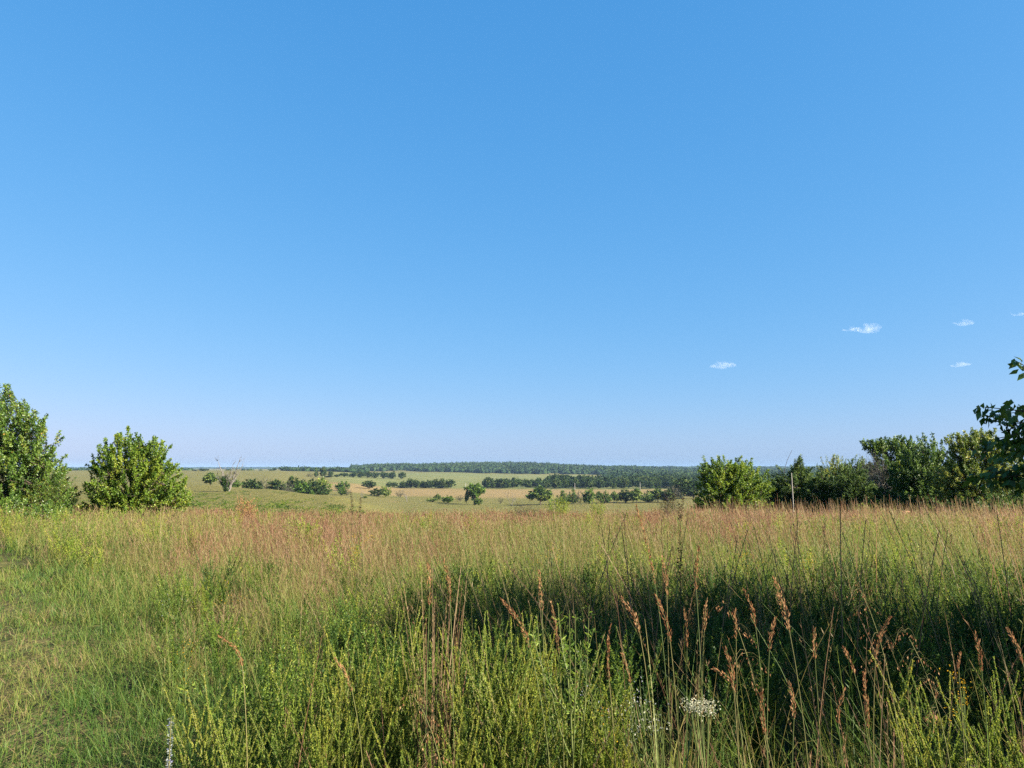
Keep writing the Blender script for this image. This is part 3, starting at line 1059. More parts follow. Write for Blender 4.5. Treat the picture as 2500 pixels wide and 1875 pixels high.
spike_plant("blue_sage", "pale blue and white flower spike in the short green grass by the bottom edge", 418, 1752, 1900, 2.9, 'sage', 81, .010, 260, lsize=.008)
DRY = [(1668, 1215, 1275, 9.0, .5, "tallest dark dried seed spike, hooked, left of the bright green round tree"),
       (1655, 1222, 1270, 8.8, .1, "dark dried seed spike right beside the hooked one"),
       (1660, 1325, 1420, 4.5, .05, "greyish dried spike below the hooked dark one"),
       (858, 1203, 1260, 12.0, .15, "lone dark dried spike standing against the far tan field"),
       (880, 1215, 1265, 12.3, .0, "shorter dark dried spike right of the lone one")]
for i, (px, a, b, D, ln, lab) in enumerate(DRY):
    spike_plant("dried_seed_spike", lab, px, a, b, D, 'dark_seed', 110 + i, .018, 90, ln * .3, "dry weed", .04 * (i % 2), .018 * (D / 8) ** .5, "dark dried seed spikes")


def branching_weed():
    """tall open grey-green weed above the yellow-green bushes"""
    rng = np.random.default_rng(77)
    D = 2.75
    root = at(1385, 1900, D)
    root[2] = Hs(root[0], D)
    gs, gl = Geo(), Geo()
    tips = [(1362, 1475), (1390, 1490), (1405, 1500), (1438, 1478), (1448, 1540), (1300, 1540), (1330, 1560), (1310, 1500), (1375, 1560), (1420, 1580)]
    trunk = bez((0, 0, 0), at(1385, 1640, D) - root, (.02, 0, 0), 7)
    tube(gs, trunk, np.linspace(.005, .003, 7), 5, .15)
    for k, (px, py) in enumerate(tips):
        e = at(px, py, D + .1 * rng.normal()) - root
        s = trunk[-1 - (k % 4)]
        c = bez(s, e, ((e - s) * np.array([.12, .12, -.1])), 7)
        tube(gs, c, np.linspace(.0026, .001, 7), 4, .15)
        n = 34
        i = rng.random(n) * 5.99
        i0 = i.astype(int)
        p = c[i0] + (c[i0 + 1] - c[i0]) * (i - i0)[:, None]
        d = unit(c[i0 + 1] - c[i0])
        rd = unit(np.cross(d, rand_dir(rng, n)))
        leaves(gl, p, d * .5 + rd, .028 * (.5 + .8 * rng.random(n)), .006, .2 + .5 * rng.random(n), rng)
    thing("branching_weed", "tall open branching grey green weed against the dark shade", "weed", tuple(root),
          parts=[("stem", gs.mesh("weed_stem", M['stem'])), ("foliage", gl.mesh("weed_leaves", M['lesp']))])


branching_weed()


def panicle(px, py, D, label, seed):
    """airy drooping grass panicle on a thin arching stalk"""
    rng = np.random.default_rng(seed)
    top = at(px, py, D)
    root = np.array([top[0] + .12, D, Hs(top[0] + .12, D)])
    c = bez((0, 0, 0), top - root, (.05, 0, .12), 10)
    gs, gp = Geo(), Geo()
    tube(gs, c, np.linspace(.0022, .0008, 10), 4, .3)
    for k in range(22):
        s = c[6 + k % 4] + (c[-1] - c[-2]) * rng.random() * .5
        a = rng.random() * 2 * PI
        l = .05 + .07 * rng.random()
        e = s + np.array([math.cos(a) * l * .7, math.sin(a) * l * .7, -l * .5])
        tube(gs, bez(s, e, (0, 0, .02), 4), .0005, 3, .5)
        n = 5
        leaves(gp, s + (e - s) * rng.random((n, 1)) ** .6, rand_dir(rng, n) * .4 + np.array([0, 0, -1]), .010, .004, rng.random(n), rng)
    thing("panicle_grass", label, "grass stalk", tuple(root), group="airy grass panicles",
          parts=[("stem", gs.mesh("panicle_stem", M['stem'])), ("panicle", gp.mesh("panicle", M['plume']))])


panicle(2220, 1560, 2.6, "airy drooping pinkish panicle hanging in the darkest shade", 131)
panicle(1780, 1490, 2.7, "small airy pale panicle right of the drooping thick orange head", 132)
panicle(2100, 1440, 3.0, "airy panicle at the upper edge of the shade below the wooden stand", 133)
panicle(1010, 1700, 2.5, "airy dry panicle arching over the dark gap between green bushes", 134)

# ------------------------------------------------------------------ trees


DENS = 2.4


def tree(seed, lobes, n_shoot, shoot_len, n_leaf, leaf, wid, up=.6, droop=.35, trunk_h=.8, trunk_r=.07, n_limb=7, zmin=.1, tone=(.1, .85), fold=False,
         trunks=1, jitter=.1, extra=None, accent=.01, twigs=True, side_tone=0.0):
    """tapered trunk(s) with limbs, and leafy shoots spread through lobed crown volume; lobes = [(cx,cy,cz,rx,ry,rz)]"""
    rng = np.random.default_rng(seed)
    gw, gl = Geo(), Geo()
    n_shoot = int(n_shoot * (DENS if twigs else 1))
    up = up * (.45 if twigs else 1)
    lb = np.array(lobes, float)
    vol = np.prod(lb[:, 3:], axis=1) ** .75
    li = rng.choice(len(lb), n_shoot, p=vol / vol.sum())
    v = rand_dir(rng, n_shoot)
    r = .30 + .72 * rng.random(n_shoot) ** .5
    tip = lb[li, :3] + v * lb[li, 3:] * (r * (1 + jitter * rng.normal(size=n_shoot)))[:, None]
    tip[:, 2] = np.maximum(tip[:, 2], zmin + .3 * rng.random(n_shoot))
    lam = (tip - np.array([0, 0, trunk_h * .6])) * np.array([1, 1, .7])
    o = unit(unit(lam) + np.array([0, 0, up]) + rng.normal(size=(n_shoot, 3)) * .25)
    L_ = shoot_len * (.55 + .8 * rng.random(n_shoot))
    if extra is not None:
        ex = np.array(extra, float)
        tip = np.concatenate([tip, ex[:, :3]])
        o = np.concatenate([o, unit(ex[:, 3:6])])
        L_ = np.concatenate([L_, ex[:, 6]])
    start = tip - o * L_[:, None]
    start[:, 2] = np.maximum(start[:, 2], zmin * .6)
    # limbs
    nodes = []
    for q in range(trunks):
        b = np.array([rng.normal() * .12 * (trunks > 1), rng.normal() * .12 * (trunks > 1), -.1])
        topc = np.array([b[0] * 2, b[1] * 2, trunk_h])
        tr = bez(b, topc, rng.normal(size=3) * .04 * trunk_h, 6)
        tube(gw, tr, np.linspace(trunk_r * 1.25, trunk_r * .7, 6) / trunks ** .5, 7, .4)
        nodes.append(tr[2:])
        for k in range(n_limb):
            l = lb[k % len(lb)]
            e = l[:3] + rand_dir(rng, 1)[0] * l[3:] * .5
            s = tr[3 + k % 3]
            c = bez(s, e, (0, 0, -.1 * np.linalg.norm(e - s)) + rng.normal(size=3) * .08 * np.linalg.norm(e - s), 7)
            tube(gw, c, np.linspace(trunk_r * .55, trunk_r * .12, 7) / trunks ** .5, 5, .45)
            nodes.append(c[1:])
    nodes = np.concatenate(nodes)
    if twigs:
        for s, t in zip(start, tip):
            k = np.argmin(((nodes - s) ** 2).sum(1))
            tube(gw, np.array([nodes[k], (nodes[k] + s) / 2 + rng.normal(size=3) * .03, s, t]), [trunk_r * .14, trunk_r * .11, trunk_r * .08, trunk_r * .03], 3, .5)
    m = len(tip)
    nl = (n_leaf * L_ / shoot_len).astype(int)
    k = np.repeat(np.arange(m), nl)
    n = len(k)
    t = rng.random(n) ** .75
    p = start[k] + o[k] * (L_[k] * t * 1.04)[:, None] + rng.normal(size=(n, 3)) * (shoot_len * .085 * (1.15 - t * .8))[:, None]
    ax = rand_dir(rng, n) + o[k] * .45 + np.array([0, 0, -droop])
    st = tone[0] + (tone[1] - tone[0]) * rng.random(m)
    tn = np.clip(st[k] + rng.normal(size=n) * .12, 0, .93)
    tn = np.where(rng.random(n) < accent, 1.0, tn)
    leaves(gl, p, ax, leaf * (.65 + .6 * rng.random(n)), wid * (.75 + .5 * rng.random(n)), tn, rng, fold=fold)
    return gw, gl


def add_tree(name, label, px, D, gw, gl, lm, cat="tree", wm='bark', rz=0.0, scale=(1, 1, 1), group=None, dy=0, trunkname="trunk"):
    x = (px - 1250) / F_PX * D
    return thing(name, label, cat, (x, D, Hs(x, D)), rz, scale, group,
                 [(trunkname, gw.mesh(name + "_wood", M[wm])), ("crown", gl.mesh(name + "_leaves", M[lm]))])


# -- the pear tree at the left edge
gw, gl = tree(11, [(-.3, 0, 2.0, 1.9, 1.5, 1.6), (-.6, .1, 3.4, 1.15, 1.1, 1.15), (-.95, 0, 4.3, .55, .6, .75), (.8, -.2, 1.7, 1.1, 1.1, 1.2), (.3, 0, .9, 1.6, 1.3, .7),
                   (.25, 0, 3.3, .7, .8, .7), (-2.2, 0, 2.2, 1.2, 1.4, 1.9)],
              330, .56, 84, .082, .045, up=.9, droop=.55, trunk_h=1.3, trunk_r=.09, tone=(.05, .85), fold=True, accent=.004)
add_tree("pear_tree", "large pear tree with drooping glossy leaves at the left edge", 55, 27, gw, gl, 'pear', scale=(1.04, 1.04, 1.06))
gw, gl = tree(12, [(0, 0, 1.2, .8, .7, 1.0), (.45, 0, 1.7, .35, .4, .7), (-.5, 0, .8, .7, .6, .7)], 70, .5, 46, .06, .022, up=.7, droop=.2, trunk_h=.6, trunk_r=.035, tone=(.2, .9))
add_tree("willow_shrub", "thin leaved pale green shrub leaning from the big pear tree", 138, 26, gw, gl, 'pear', "shrub")
# -- the round bush right of it
gw, gl = tree(13, [(-.1, 0, 1.5, 1.45, 1.3, 1.2), (-.45, 0, 2.3, .8, .8, .75), (.45, .1, 2.2, .75, .8, .6), (.9, -.1, 1.2, .85, .9, .9), (0, -.2, .6, 1.5, 1.2, .55), (-.95, 0, 1.2, .6, .7, .9), (1.35, 0, .8, .55, .7, .6)],
              300, .42, 90, .058, .040, up=.8, droop=.1, trunk_h=.8, trunk_r=.07, tone=(.1, .9), trunks=2, accent=.012)
add_tree("hawthorn_bush", "rounded bright green bush standing alone right of the big pear tree", 334, 28, gw, gl, 'brush', "bush", scale=(1.14, 1.1, 1.22))
gw, gl = tree(14, [(0, 0, 1.0, .6, .6, .9), (.3, 0, 1.5, .35, .4, .4)], 40, .5, 26, .05, .026, up=.8, droop=.1, trunk_h=.7, trunk_r=.03, tone=(.4, 1.0), accent=.1)
add_tree("thin_shrub", "thin yellowing shrub behind the rounded bright green bush", 440, 30, gw, gl, 'yellowing', "shrub")
gw, gl = tree(15, [(0, 0, .75, .4, .4, .6), (.1, 0, 1.2, .18, .2, .4)], 46, .28, 46, .035, .010, up=.4, droop=-.1, trunk_h=.9, trunk_r=.03, tone=(0, .6))
cw, cl = gw.mesh("young_cedar_wood", M['bark']), gl.mesh("young_cedar_needles", M['cedar'])
for px, D, s, lab in [(182, 27.5, 1.0, "young dark cedar at the foot of the big pear tree"), (206, 28, .62, "smallest dark cedar between the pear tree and the rounded bush")]:
    x = (px - 1250) / F_PX * D
    thing("young_cedar", lab, "cedar", (x, D, Hs(x, D)), px, (s, s, s), "young cedars", [("trunk", cw), ("crown", cl)])
gw, gl = tree(16, [(0, 0, .5, 1.0, .7, .5), (.7, 0, .45, .7, .5, .4), (-.8, 0, .5, .8, .5, .45)], 80, .35, 44, .05, .024, up=.7, droop=0, trunk_h=.3, trunk_r=.025, tone=(.1, .8), trunks=3)
a_, b_ = gw.mesh("low_shrub_wood", M['bark']), gl.mesh("low_shrub_leaves", M['pear'])
for px, D, s, lab in [(30, 24, 1.15, "low dark shrub under the pear tree at the left edge"), (140, 23.5, .95, "low green shrub in front of the pear tree's right side"),
                      (250, 29, .9, "low shrub under the dark side of the rounded bush")]:
    x = (px - 1250) / F_PX * D
    thing("low_shrub", lab, "shrub", (x, D, Hs(x, D)), px, (s, s, s * 1.1), "low shrubs under the near trees", [("stem", a_), ("crown", b_)])

# -- right side: bright green tree, cedars and the thicket
gw, gl = tree(21, [(0, 0, 1.9, 1.9, 1.6, 1.5), (-.75, 0, 2.7, 1.0, 1.0, .9), (.55, .1, 2.5, .9, .9, 1.0), (-1.1, -.1, 1.1, 1.1, 1.1, .9), (1.1, 0, 1.4, 1.1, 1.0, 1.1), (0, -.3, .8, 1.9, 1.4, .6)],
              290, .52, 72, .088, .052, up=.75, droop=.2, trunk_h=.9, trunk_r=.09, tone=(.1, .9), trunks=2, accent=.006)
add_tree("round_leafy_tree", "rounded bright green tree left of the dark cedars", 1779, 46, gw, gl, 'brush', scale=(1.2, 1.1, 1.1))


def cedar_geo(seed, h, w, n_shoot, n_leaf, leaf=.085, wd=.024):
    rng = np.random.default_rng(seed)
    lob = []
    for k in range(7):
        f = k / 6
        r = w * .5 * (1 - f) ** .8 * (.95 + .3 * rng.random()) + .07
        lob.append((rng.normal() * .12 * w, rng.normal() * .1 * w, h * (.16 + .74 * f), r, r, h * .13))
    for k in range(4):
        a = rng.random() * 6.28
        lob.append((math.cos(a) * w * .3, math.sin(a) * w * .3, h * (.3 + .3 * rng.random()), w * .2, w * .2, h * .2))
    return tree(seed, lob, n_shoot, .17 * h ** .8, n_leaf, leaf, wd, up=1.0, droop=-.35, trunk_h=h * .75, trunk_r=.06, n_limb=10, tone=(0, .75), jitter=.14, zmin=.15)


for seed, px, D, h, w, sx, lab in [
        (31, 1938, 47, 4.25, 3.0, 1.0, "pointed dark cedar behind the pale wooden pole"),
        (32, 1892, 49, 2.9, 2.6, 1.0, "smaller cedar left of the pointed one, against the bright green tree"),
        (33, 2010, 45, 3.1, 2.8, 1.0, "dark cedar right of the pointed one"),
        (34, 2072, 44, 3.4, 3.0, 1.0, "broad olive tinted cedar in front of the grey twiggy tree"),
        (35, 2150, 42, 2.1, 2.6, 1.0, "low green cedar left of the red brown wooden stand")]:
    gw, gl = cedar_geo(seed, h, w, 190, 95, .10, .03)
    add_tree("cedar_tree", lab, px, D, gw, gl, 'cedar', "cedar", scale=(1.15, 1.1, 1.06), group="cedars beside the field")

gw, gl = tree(41, [(0, 0, 2.6, 1.5, 1.3, 1.3), (.4, 0, 3.9, .9, .9, .9), (-.7, 0, 3.5, .8, .8, .8)], 90, .6, 40, .085, .05, up=.6, droop=.2, trunk_h=1.6, trunk_r=.08, tone=(.3, 1.0), accent=.02)
add_tree("pale_leafy_tree", "pale thin crowned tree showing above the cedars", 2030, 56, gw, gl, 'yellowing', scale=(.95, .9, 1.02))
gw, gl = tree(42, [(0, 0, 2.4, 1.6, 1.3, 1.5), (.5, 0, 3.6, 1.2, 1.0, .8)], 130, .6, 50, .085, .05, up=.6, droop=.2, trunk_h=1.4, trunk_r=.08, tone=(.1, .9))
add_tree("leafy_tree", "dark leafy tree between the pale thin crowned and the grey twiggy trees", 2065, 54, gw, gl, 'dark_leaf', scale=(1.0, .9, 1.03))
gw, gl = tree(43, [(0, 0, 2.2, 1.3, 1.0, 1.6), (-.5, 0, 3.0, .9, .8, 1.0)], 120, .8, 9, .05, .02, up=.8, droop=0, trunk_h=1.0, trunk_r=.07, n_limb=12, tone=(.2, 1.0), trunks=3)
add_tree("twiggy_tree", "half bare grey twiggy tree in the thicket", 2140, 47, gw, gl, 'grey_leaf', wm='dead_wood', scale=(1.05, 1.0, 1.1))
gw, gl = tree(44, [(-.9, 0, 4.7, .75, .7, .45), (.25, 0, 4.8, .85, .8, .55), (1.0, 0, 4.3, .8, .8, .6), (1.5, 0, 3.3, .9, .9, 1.0), (0, 0, 3.2, 1.5, 1.3, 1.2), (.8, 0, 2.0, 1.8, 1.4, 1.2)],
              260, .6, 52, .12, .07, up=.5, droop=.1, trunk_h=2.2, trunk_r=.11, tone=(.05, .85))
add_tree("tall_leafy_tree", "tallest dark green tree with tufted tops in the thicket", 2175, 50, gw, gl, 'dark_leaf', scale=(1.2, 1.1, 1.04))
gw, gl = tree(45, [(0, 0, 1.8, .55, .5, 1.2), (.1, 0, 2.8, .35, .4, .6)], 60, .5, 46, .06, .04, up=.8, droop=.1, trunk_h=1.5, trunk_r=.05, tone=(.4, 1.0))
add_tree("slender_tree", "slender yellow green tree standing in front of the grey twiggy tree", 2188, 45, gw, gl, 'brush', scale=(.8, .8, 1.12))
gw, gl = tree(46, [(0, 0, 1.8, 1.8, 1.5, 1.4), (-.9, 0, 1.3, 1.2, 1.1, 1.0), (1.1, 0, 1.5, 1.2, 1.1, 1.1), (0, 0, .8, 2.2, 1.5, .7)], 260, .52, 52, .095, .06, up=.6, droop=.15, trunk_h=.9, trunk_r=.08, tone=(.0, .7), trunks=2)
add_tree("dense_tree", "dense dark tree between the tallest tree and the yellowing one", 2255, 45, gw, gl, 'dark_leaf', scale=(1.15, 1.1, 1.6))
gw, gl = tree(47, [(0, 0, 3.7, 1.5, 1.2, 1.2), (-.7, 0, 4.1, .8, .8, .7), (.6, 0, 4.3, .8, .8, .65), (0, 0, 2.3, 1.9, 1.5, 1.3), (1.2, 0, 3.0, 1.2, 1.0, 1.2), (-1.1, 0, 2.2, 1.2, 1.0, 1.1), (0, 0, 1.1, 2.2, 1.5, .9)],
              420, .48, 62, .088, .052, up=.5, droop=.2, trunk_h=1.6, trunk_r=.10, tone=(.1, .85), trunks=2, accent=.02)
add_tree("yellowing_tree", "big rounded tree with yellowing leaves near the right edge", 2375, 40, gw, gl, 'yellowing', scale=(1.1, 1, 1.0))
gw, gl = tree(48, [(0, 0, 1.6, 1.5, 1.2, 1.3), (.8, 0, 2.0, 1.1, 1.0, 1.1), (0, 0, .8, 2.0, 1.3, .7)], 170, .5, 52, .07, .04, up=.6, droop=.15, trunk_h=.8, trunk_r=.07, tone=(.2, 1.0), trunks=2, accent=.03)
add_tree("yellowing_bush", "yellow green bush at the right edge, beneath the overhanging branch", 2475, 37, gw, gl, 'yellowing', "bush")
for px, D, s, lm, lab in [(2330, 38, 1.0, 'dark_leaf', "low dark bush under the yellowing tree"), (2235, 41, .8, 'dark_leaf', "low dark bush right of the red brown wooden stand"),
                          (2110, 41, .85, 'brush', "low green bush in front of the olive tinted cedar"), (2425, 36, 1.1, 'dark_leaf', "low dark bush near the right edge"),
                          (2540, 40, 1.6, 'dark_leaf', "dark bush mostly beyond the right edge")]:
    gw, gl = tree(int(px), [(0, 0, .7, 1.3, 1.0, .6), (.6, 0, .9, .8, .7, .6), (-.6, 0, .6, .8, .7, .6)], 90, .42, 44, .065, .038, up=.6, droop=.1, trunk_h=.4, trunk_r=.04, tone=(.05, .8), trunks=3)
    add_tree("thicket_bush", lab, px, D, gw, gl, lm, "bush", scale=(s, s, s), group="low bushes of the thicket", trunkname="stem")

# -- the pear tree just outside the frame on the right: its branches hang into view and its shade falls over the grass
TX, TY = 5.4, 4.1
TZ = Hs(TX, TY)
ex = []
rng = np.random.default_rng(61)
for px, py, D, dx, dz, L_ in [(2398, 992, 4.8, -1, .12, .45), (2440, 1012, 4.85, -1, -.1, .5), (2465, 1040, 4.9, -1, -.2, .5), (2450, 1075, 4.8, -.9, -.35, .4), (2420, 1075, 4.9, -1, -.2, .4),
                              (2440, 1110, 4.8, -1, -.3, .4), (2485, 1110, 4.8, -.8, -.5, .4), (2400, 1160, 4.7, -1, -.15, .5), (2375, 1172, 4.7, -1, -.1, .45), (2440, 1170, 4.7, -1, -.1, .5),
                              (2470, 1150, 4.7, -1, -.2, .5), (2490, 880, 4.9, -.7, .5, .35), (2500, 1000, 4.9, -.9, .1, .5), (2500, 1070, 4.8, -.9, -.2, .5), 
                              (2500, 1140, 4.6, -1, -.1, .5), (2510, 1190, 4.6, -1, -.2, .5), (2530, 1050, 4.8, -1, 0, .6), (2560, 1150, 4.7, -1, 0, .6), (2515, 1170, 4.6, -1, 0, .5)]:
    p = at(px, py, D) - np.array([TX, TY, TZ])
    ex.append((p[0] - .03, p[1], p[2], dx, .15, dz, L_))
    if py < 1115:
        ex.append((p[0] + .05 + .10 * rng.random(), p[1] + .25 * rng.normal(), p[2] + .05 * rng.normal() - .03, dx, .3 * rng.normal(), dz, L_))
gw, gl = tree(62, [(0, 0, 2.1, 1.6, 1.9, 1.4), (.1, 0, 3.3, 1.3, 1.9, 1.05), (.1, 0, 3.7, .9, 1.6, .55), (-.2, .1, 1.2, 1.3, 1.8, .7)],
              460, .5, 50, .060, .032, up=.5, droop=1.0, trunk_h=1.3, trunk_r=.08, tone=(.05, .6), fold=True, extra=ex, zmin=.6, accent=0)
thing("pear_tree", "shaded pear tree at the right edge whose branches hang into the picture", "tree", (TX, TY, TZ), parts=[("trunk", gw.mesh("pear_wood", M['bark'])), ("crown", gl.mesh("pear_leaves", M['pear']))])

# ------------------------------------------------------------------ pole and wooden stand by the thicket
g = Geo()
D = 41
b_, t_ = at(1938, 1268, D), at(1932, 1155, D)
tube(g, bez(b_, t_, (.01, 0, 0), 6) - b_, np.linspace(.034, .022, 6), 8, .3)
tube(g, np.array([t_, t_ + np.array([0, 0, .012])]) - b_, [.022, .004], 8, .3)
o = link("wooden_pole", g.mesh("wooden_pole", M['pole'], smooth=True))
o.location = b_
tag(o, "pale slender weathered pole standing before the pointed cedar", "pole")

D = 37
ow = at(2205, 1255, D)
ow[2] = Hs(ow[0], D)


def rel(px, py):
    return at(px, py, D) - ow


parts = []


def plank(name, p, q, w, d, tone):
    g_ = Geo()
    p, q = np.asarray(p), np.asarray(q)
    ax = unit(q - p)
    s = unit(np.cross(ax, [0, 1, 0]))
    n = np.cross(s, ax)
    R = np.stack([s, n, ax], 1)
    box(g_, (p + q) / 2, (w, d, np.linalg.norm(q - p)), R, tone)
    parts.append((name, g_.mesh("frame_plank", M['plank'])))


plank("sloping_board", rel(2194, 1245), rel(2206, 1252), .09, .5, .35)
plank("rail", rel(2208, 1253), rel(2236, 1273), .07, .08, .6)
plank("crossbar", rel(2207, 1249.5), rel(2219.5, 1249), .06, .12, .95)
plank("post", rel(2208, 1250.5), rel(2208.5, 1285), .06, .06, .5)
plank("post", rel(2218.5, 1250.5), rel(2219, 1285), .06, .06, .8)
plank("post", rel(2198, 1250), rel(2199, 1285), .06, .06, .3)
thing("wooden_stand", "red brown wooden stand with a sloping board, half hidden in the grass", "wooden stand", tuple(ow), parts=parts)

# ------------------------------------------------------------------ dead trees


def dead_tree(seed, h, trunk_r, n_main=7, depth=3, spread=.55, tone=.6, gnarl=.14, up=.5):
    rng = np.random.default_rng(seed)
    g = Geo()

    def grow(p, d, l, r, lv):
        n = 6
        pts = [p]
        dd = d.copy()
        for k in range(n):
            dd = unit(dd + rng.normal(size=3) * gnarl + np.array([0, 0, up * .08]))
            pts.append(pts[-1] + dd * l / n)
        pts = np.array(pts)
        tube(g, pts, np.linspace(r, r * .35, n + 1), 6 if lv == 0 else 4, np.clip(tone + rng.normal() * .12, 0, 1))
        if lv < depth:
            for k in range(rng.integers(3, 5)):
                i = rng.integers(2, n + 1)
                sd = unit(unit(pts[i] - pts[i - 1]) + rand_dir(rng, 1)[0] * .75)
                grow(pts[i], sd, l * (.35 + .3 * rng.random()), r * .45, lv + 1)
    for k in range(n_main):
        a = 2 * PI * k / n_main + rng.normal() * .3
        d = unit(np.array([math.cos(a) * spread * (.4 + .8 * rng.random()), math.sin(a) * spread * .7, 1]))
        grow(np.array([math.cos(a) * trunk_r * .5, math.sin(a) * trunk_r * .5, -.1]), d, h * (.45 + .35 * rng.random()), trunk_r * (.35 + .4 * rng.random()), 1 if k else 0)
    return g


def big_dead_tree():
    """the bleached dead tree on the knoll: squat leafy foot, fan of bare stems, one long limb to the right"""
    D = 235
    x = (559 - 1250) / F_PX * D
    z = Hs(x, D)
    o = np.array([x, D, z])
    rng = np.random.default_rng(5)
    g = dead_tree(71, 7.6, .38, 10, 3, .55, .35, .12)
    tips = [((532, 1125), (547, 1160)), ((587, 1118), (571, 1165)), ((590, 1140), (572, 1170)), ((545, 1150), (552, 1180)), ((568, 1135), (560, 1172))]
    for tp, md in tips:
        e = at(tp[0], tp[1], D + rng.normal() * 1.2) - o
        m = at(md[0], md[1], D) - o
        t = np.linspace(0, 1, 9)[:, None]
        s = np.array([m[0] * .35, 0, .2])
        c = (1 - t) ** 2 * s + 2 * t * (1 - t) * m + t ** 2 * e
        c[1:-1] += rng.normal(size=(7, 3)) * .12
        tube(g, c, np.linspace(.29, .04, 9), 6, .62)
        for k in range(9):
            i = rng.integers(3, 9)
            d = unit(unit(c[i] - c[i - 1]) + rand_dir(rng, 1)[0] * .6)
            l = 1 + 1.6 * rng.random()
            tube(g, bez(c[i], c[i] + d * l, rng.normal(size=3) * .15, 4), np.linspace(.07, .02, 4), 4, .4)
    gw, gl = tree(72, [(0, -.5, 2.0, 1.1, 1.0, 1.7), (-.2, -.6, 3.4, 1.7, 1.2, 1.5)], 150, 1.1, 60, .26, .14, trunk_h=1.5, trunk_r=.3, tone=(0, .4), twigs=False, up=1)
    thing("dead_tree", "bleached dead tree with fanned bare limbs on the grassy knoll", "dead tree", tuple(o),
          parts=[("trunk", g.mesh("dead_tree_wood", M['dead_wood'])), ("ivy", gl.mesh("dead_tree_ivy", M['dark_leaf']))])


big_dead_tree()

# ------------------------------------------------------------------ trees of the middle distance


def far_proto(name, seed, lobes, lm, n_shoot=70, n_leaf=14, leaf=.09, wid=.06, tone=(.0, .9), trunk_h=.35, trunk_r=.022, droop=0., up=.4, sl=.16):
    """unit-size tree: height 1, width about 1"""
    gw, gl = tree(seed, lobes, n_shoot, sl, n_leaf, leaf, wid, up=up, droop=droop, trunk_h=trunk_h, trunk_r=trunk_r, tone=tone, twigs=False, zmin=.02, jitter=.07, accent=0)
    V = np.concatenate(gl.V)
    s = 1.0 / np.percentile(V[:, 2], 99.7)
    w = 1.0 / (np.percentile(V[:, 0], 99) - np.percentile(V[:, 0], 1))
    for gg in (gw, gl):
        for v in gg.V:
            v[:, 2] *= s
            v[:, :2] *= w
    return gw.mesh(name + "_wood", M['bark']), gl.mesh(name + "_leaves", M[lm])


PRO = {
    'round': far_proto("round_tree", 301, [(0, 0, .55, .42, .42, .40), (-.15, 0, .7, .3, .3, .28), (.2, 0, .5, .3, .3, .3)], 'far_leaf', 120, 16),
    'broad': far_proto("broad_tree", 302, [(-.25, 0, .6, .3, .3, .3), (.22, 0, .65, .3, .3, .32), (0, .1, .4, .45, .4, .35), (.05, -.1, .8, .22, .2, .2)], 'far_leaf', 130, 16),
    'tall': far_proto("tall_tree", 303, [(0, 0, .5, .36, .36, .42), (.08, 0, .82, .2, .2, .2), (-.15, 0, .6, .25, .25, .25)], 'far_leaf', 110, 15),
    'cedar': far_proto("far_cedar", 304, [(0, 0, .25, .45, .45, .25), (0, 0, .5, .34, .34, .25), (0, 0, .75, .2, .2, .2), (0, 0, .9, .09, .09, .1)], 'cedar', 130, 16, .075, .04, up=1, tone=(0, .9)),
    'dark': far_proto("dark_tree", 305, [(0, 0, .6, .45, .4, .28), (-.3, 0, .5, .25, .25, .2), (.3, 0, .45, .25, .25, .25), (0, 0, .82, .2, .2, .18)], 'cedar', 140, 16, tone=(.1, 1)),
    'green': far_proto("green_bush", 306, [(0, 0, .5, .45, .42, .45), (.2, 0, .7, .25, .25, .28), (-.25, 0, .35, .3, .3, .3)], 'brush', 110, 15, tone=(0, .5), trunk_h=.2),
    'olive': far_proto("olive_bush", 307, [(0, 0, .5, .45, .42, .45), (-.2, 0, .7, .25, .25, .28), (.25, 0, .35, .3, .3, .3)], 'yellowing', 100, 12, tone=(0, .7), trunk_h=.2),
    'grey': far_proto("grey_bush", 308, [(0, 0, .55, .45, .42, .42), (.25, 0, .35, .3, .3, .3)], 'grey_leaf', 80, 8, .07, .03, tone=(0, .8), trunk_h=.2),
    'vase': far_proto("vase_tree", 309, [(-.2, 0, .74, .28, .28, .22), (.2, 0, .76, .28, .28, .22), (0, 0, .6, .3, .3, .22), (.02, 0, .86, .25, .25, .13), (.08, 0, .35, .1, .1, .2)], 'brush', 130, 16, tone=(0, .45), trunk_h=.55, trunk_r=.04),
}
KIND = {'round': "round_tree", 'broad': "broad_tree", 'tall': "tall_tree", 'cedar': "cedar_tree", 'dark': "dark_tree", 'green': "green_bush", 'olive': "olive_bush",
        'grey': "grey_bush", 'vase': "vase_shaped_tree"}
CAT = {'round': "tree", 'broad': "tree", 'tall': "tree", 'cedar': "cedar", 'dark': "tree", 'green': "bush", 'olive': "bush", 'grey': "bush", 'vase': "tree"}

_k = [0]


def mid_tree(px, top, D, wpx, kind, label, group=None):
    x = (px - 1250) / F_PX * D
    z = Hs(x, D)
    h = at(px, top, D)[2] - z
    w = wpx * D / F_PX
    _k[0] += 1
    a, b = PRO[kind]
    h = max(h, 1.0)
    thing(KIND[kind], label, CAT[kind], (x, D, z), (_k[0] * 2.4) % 6.28, (w, w, h), group, [("trunk", a), ("crown", b)])


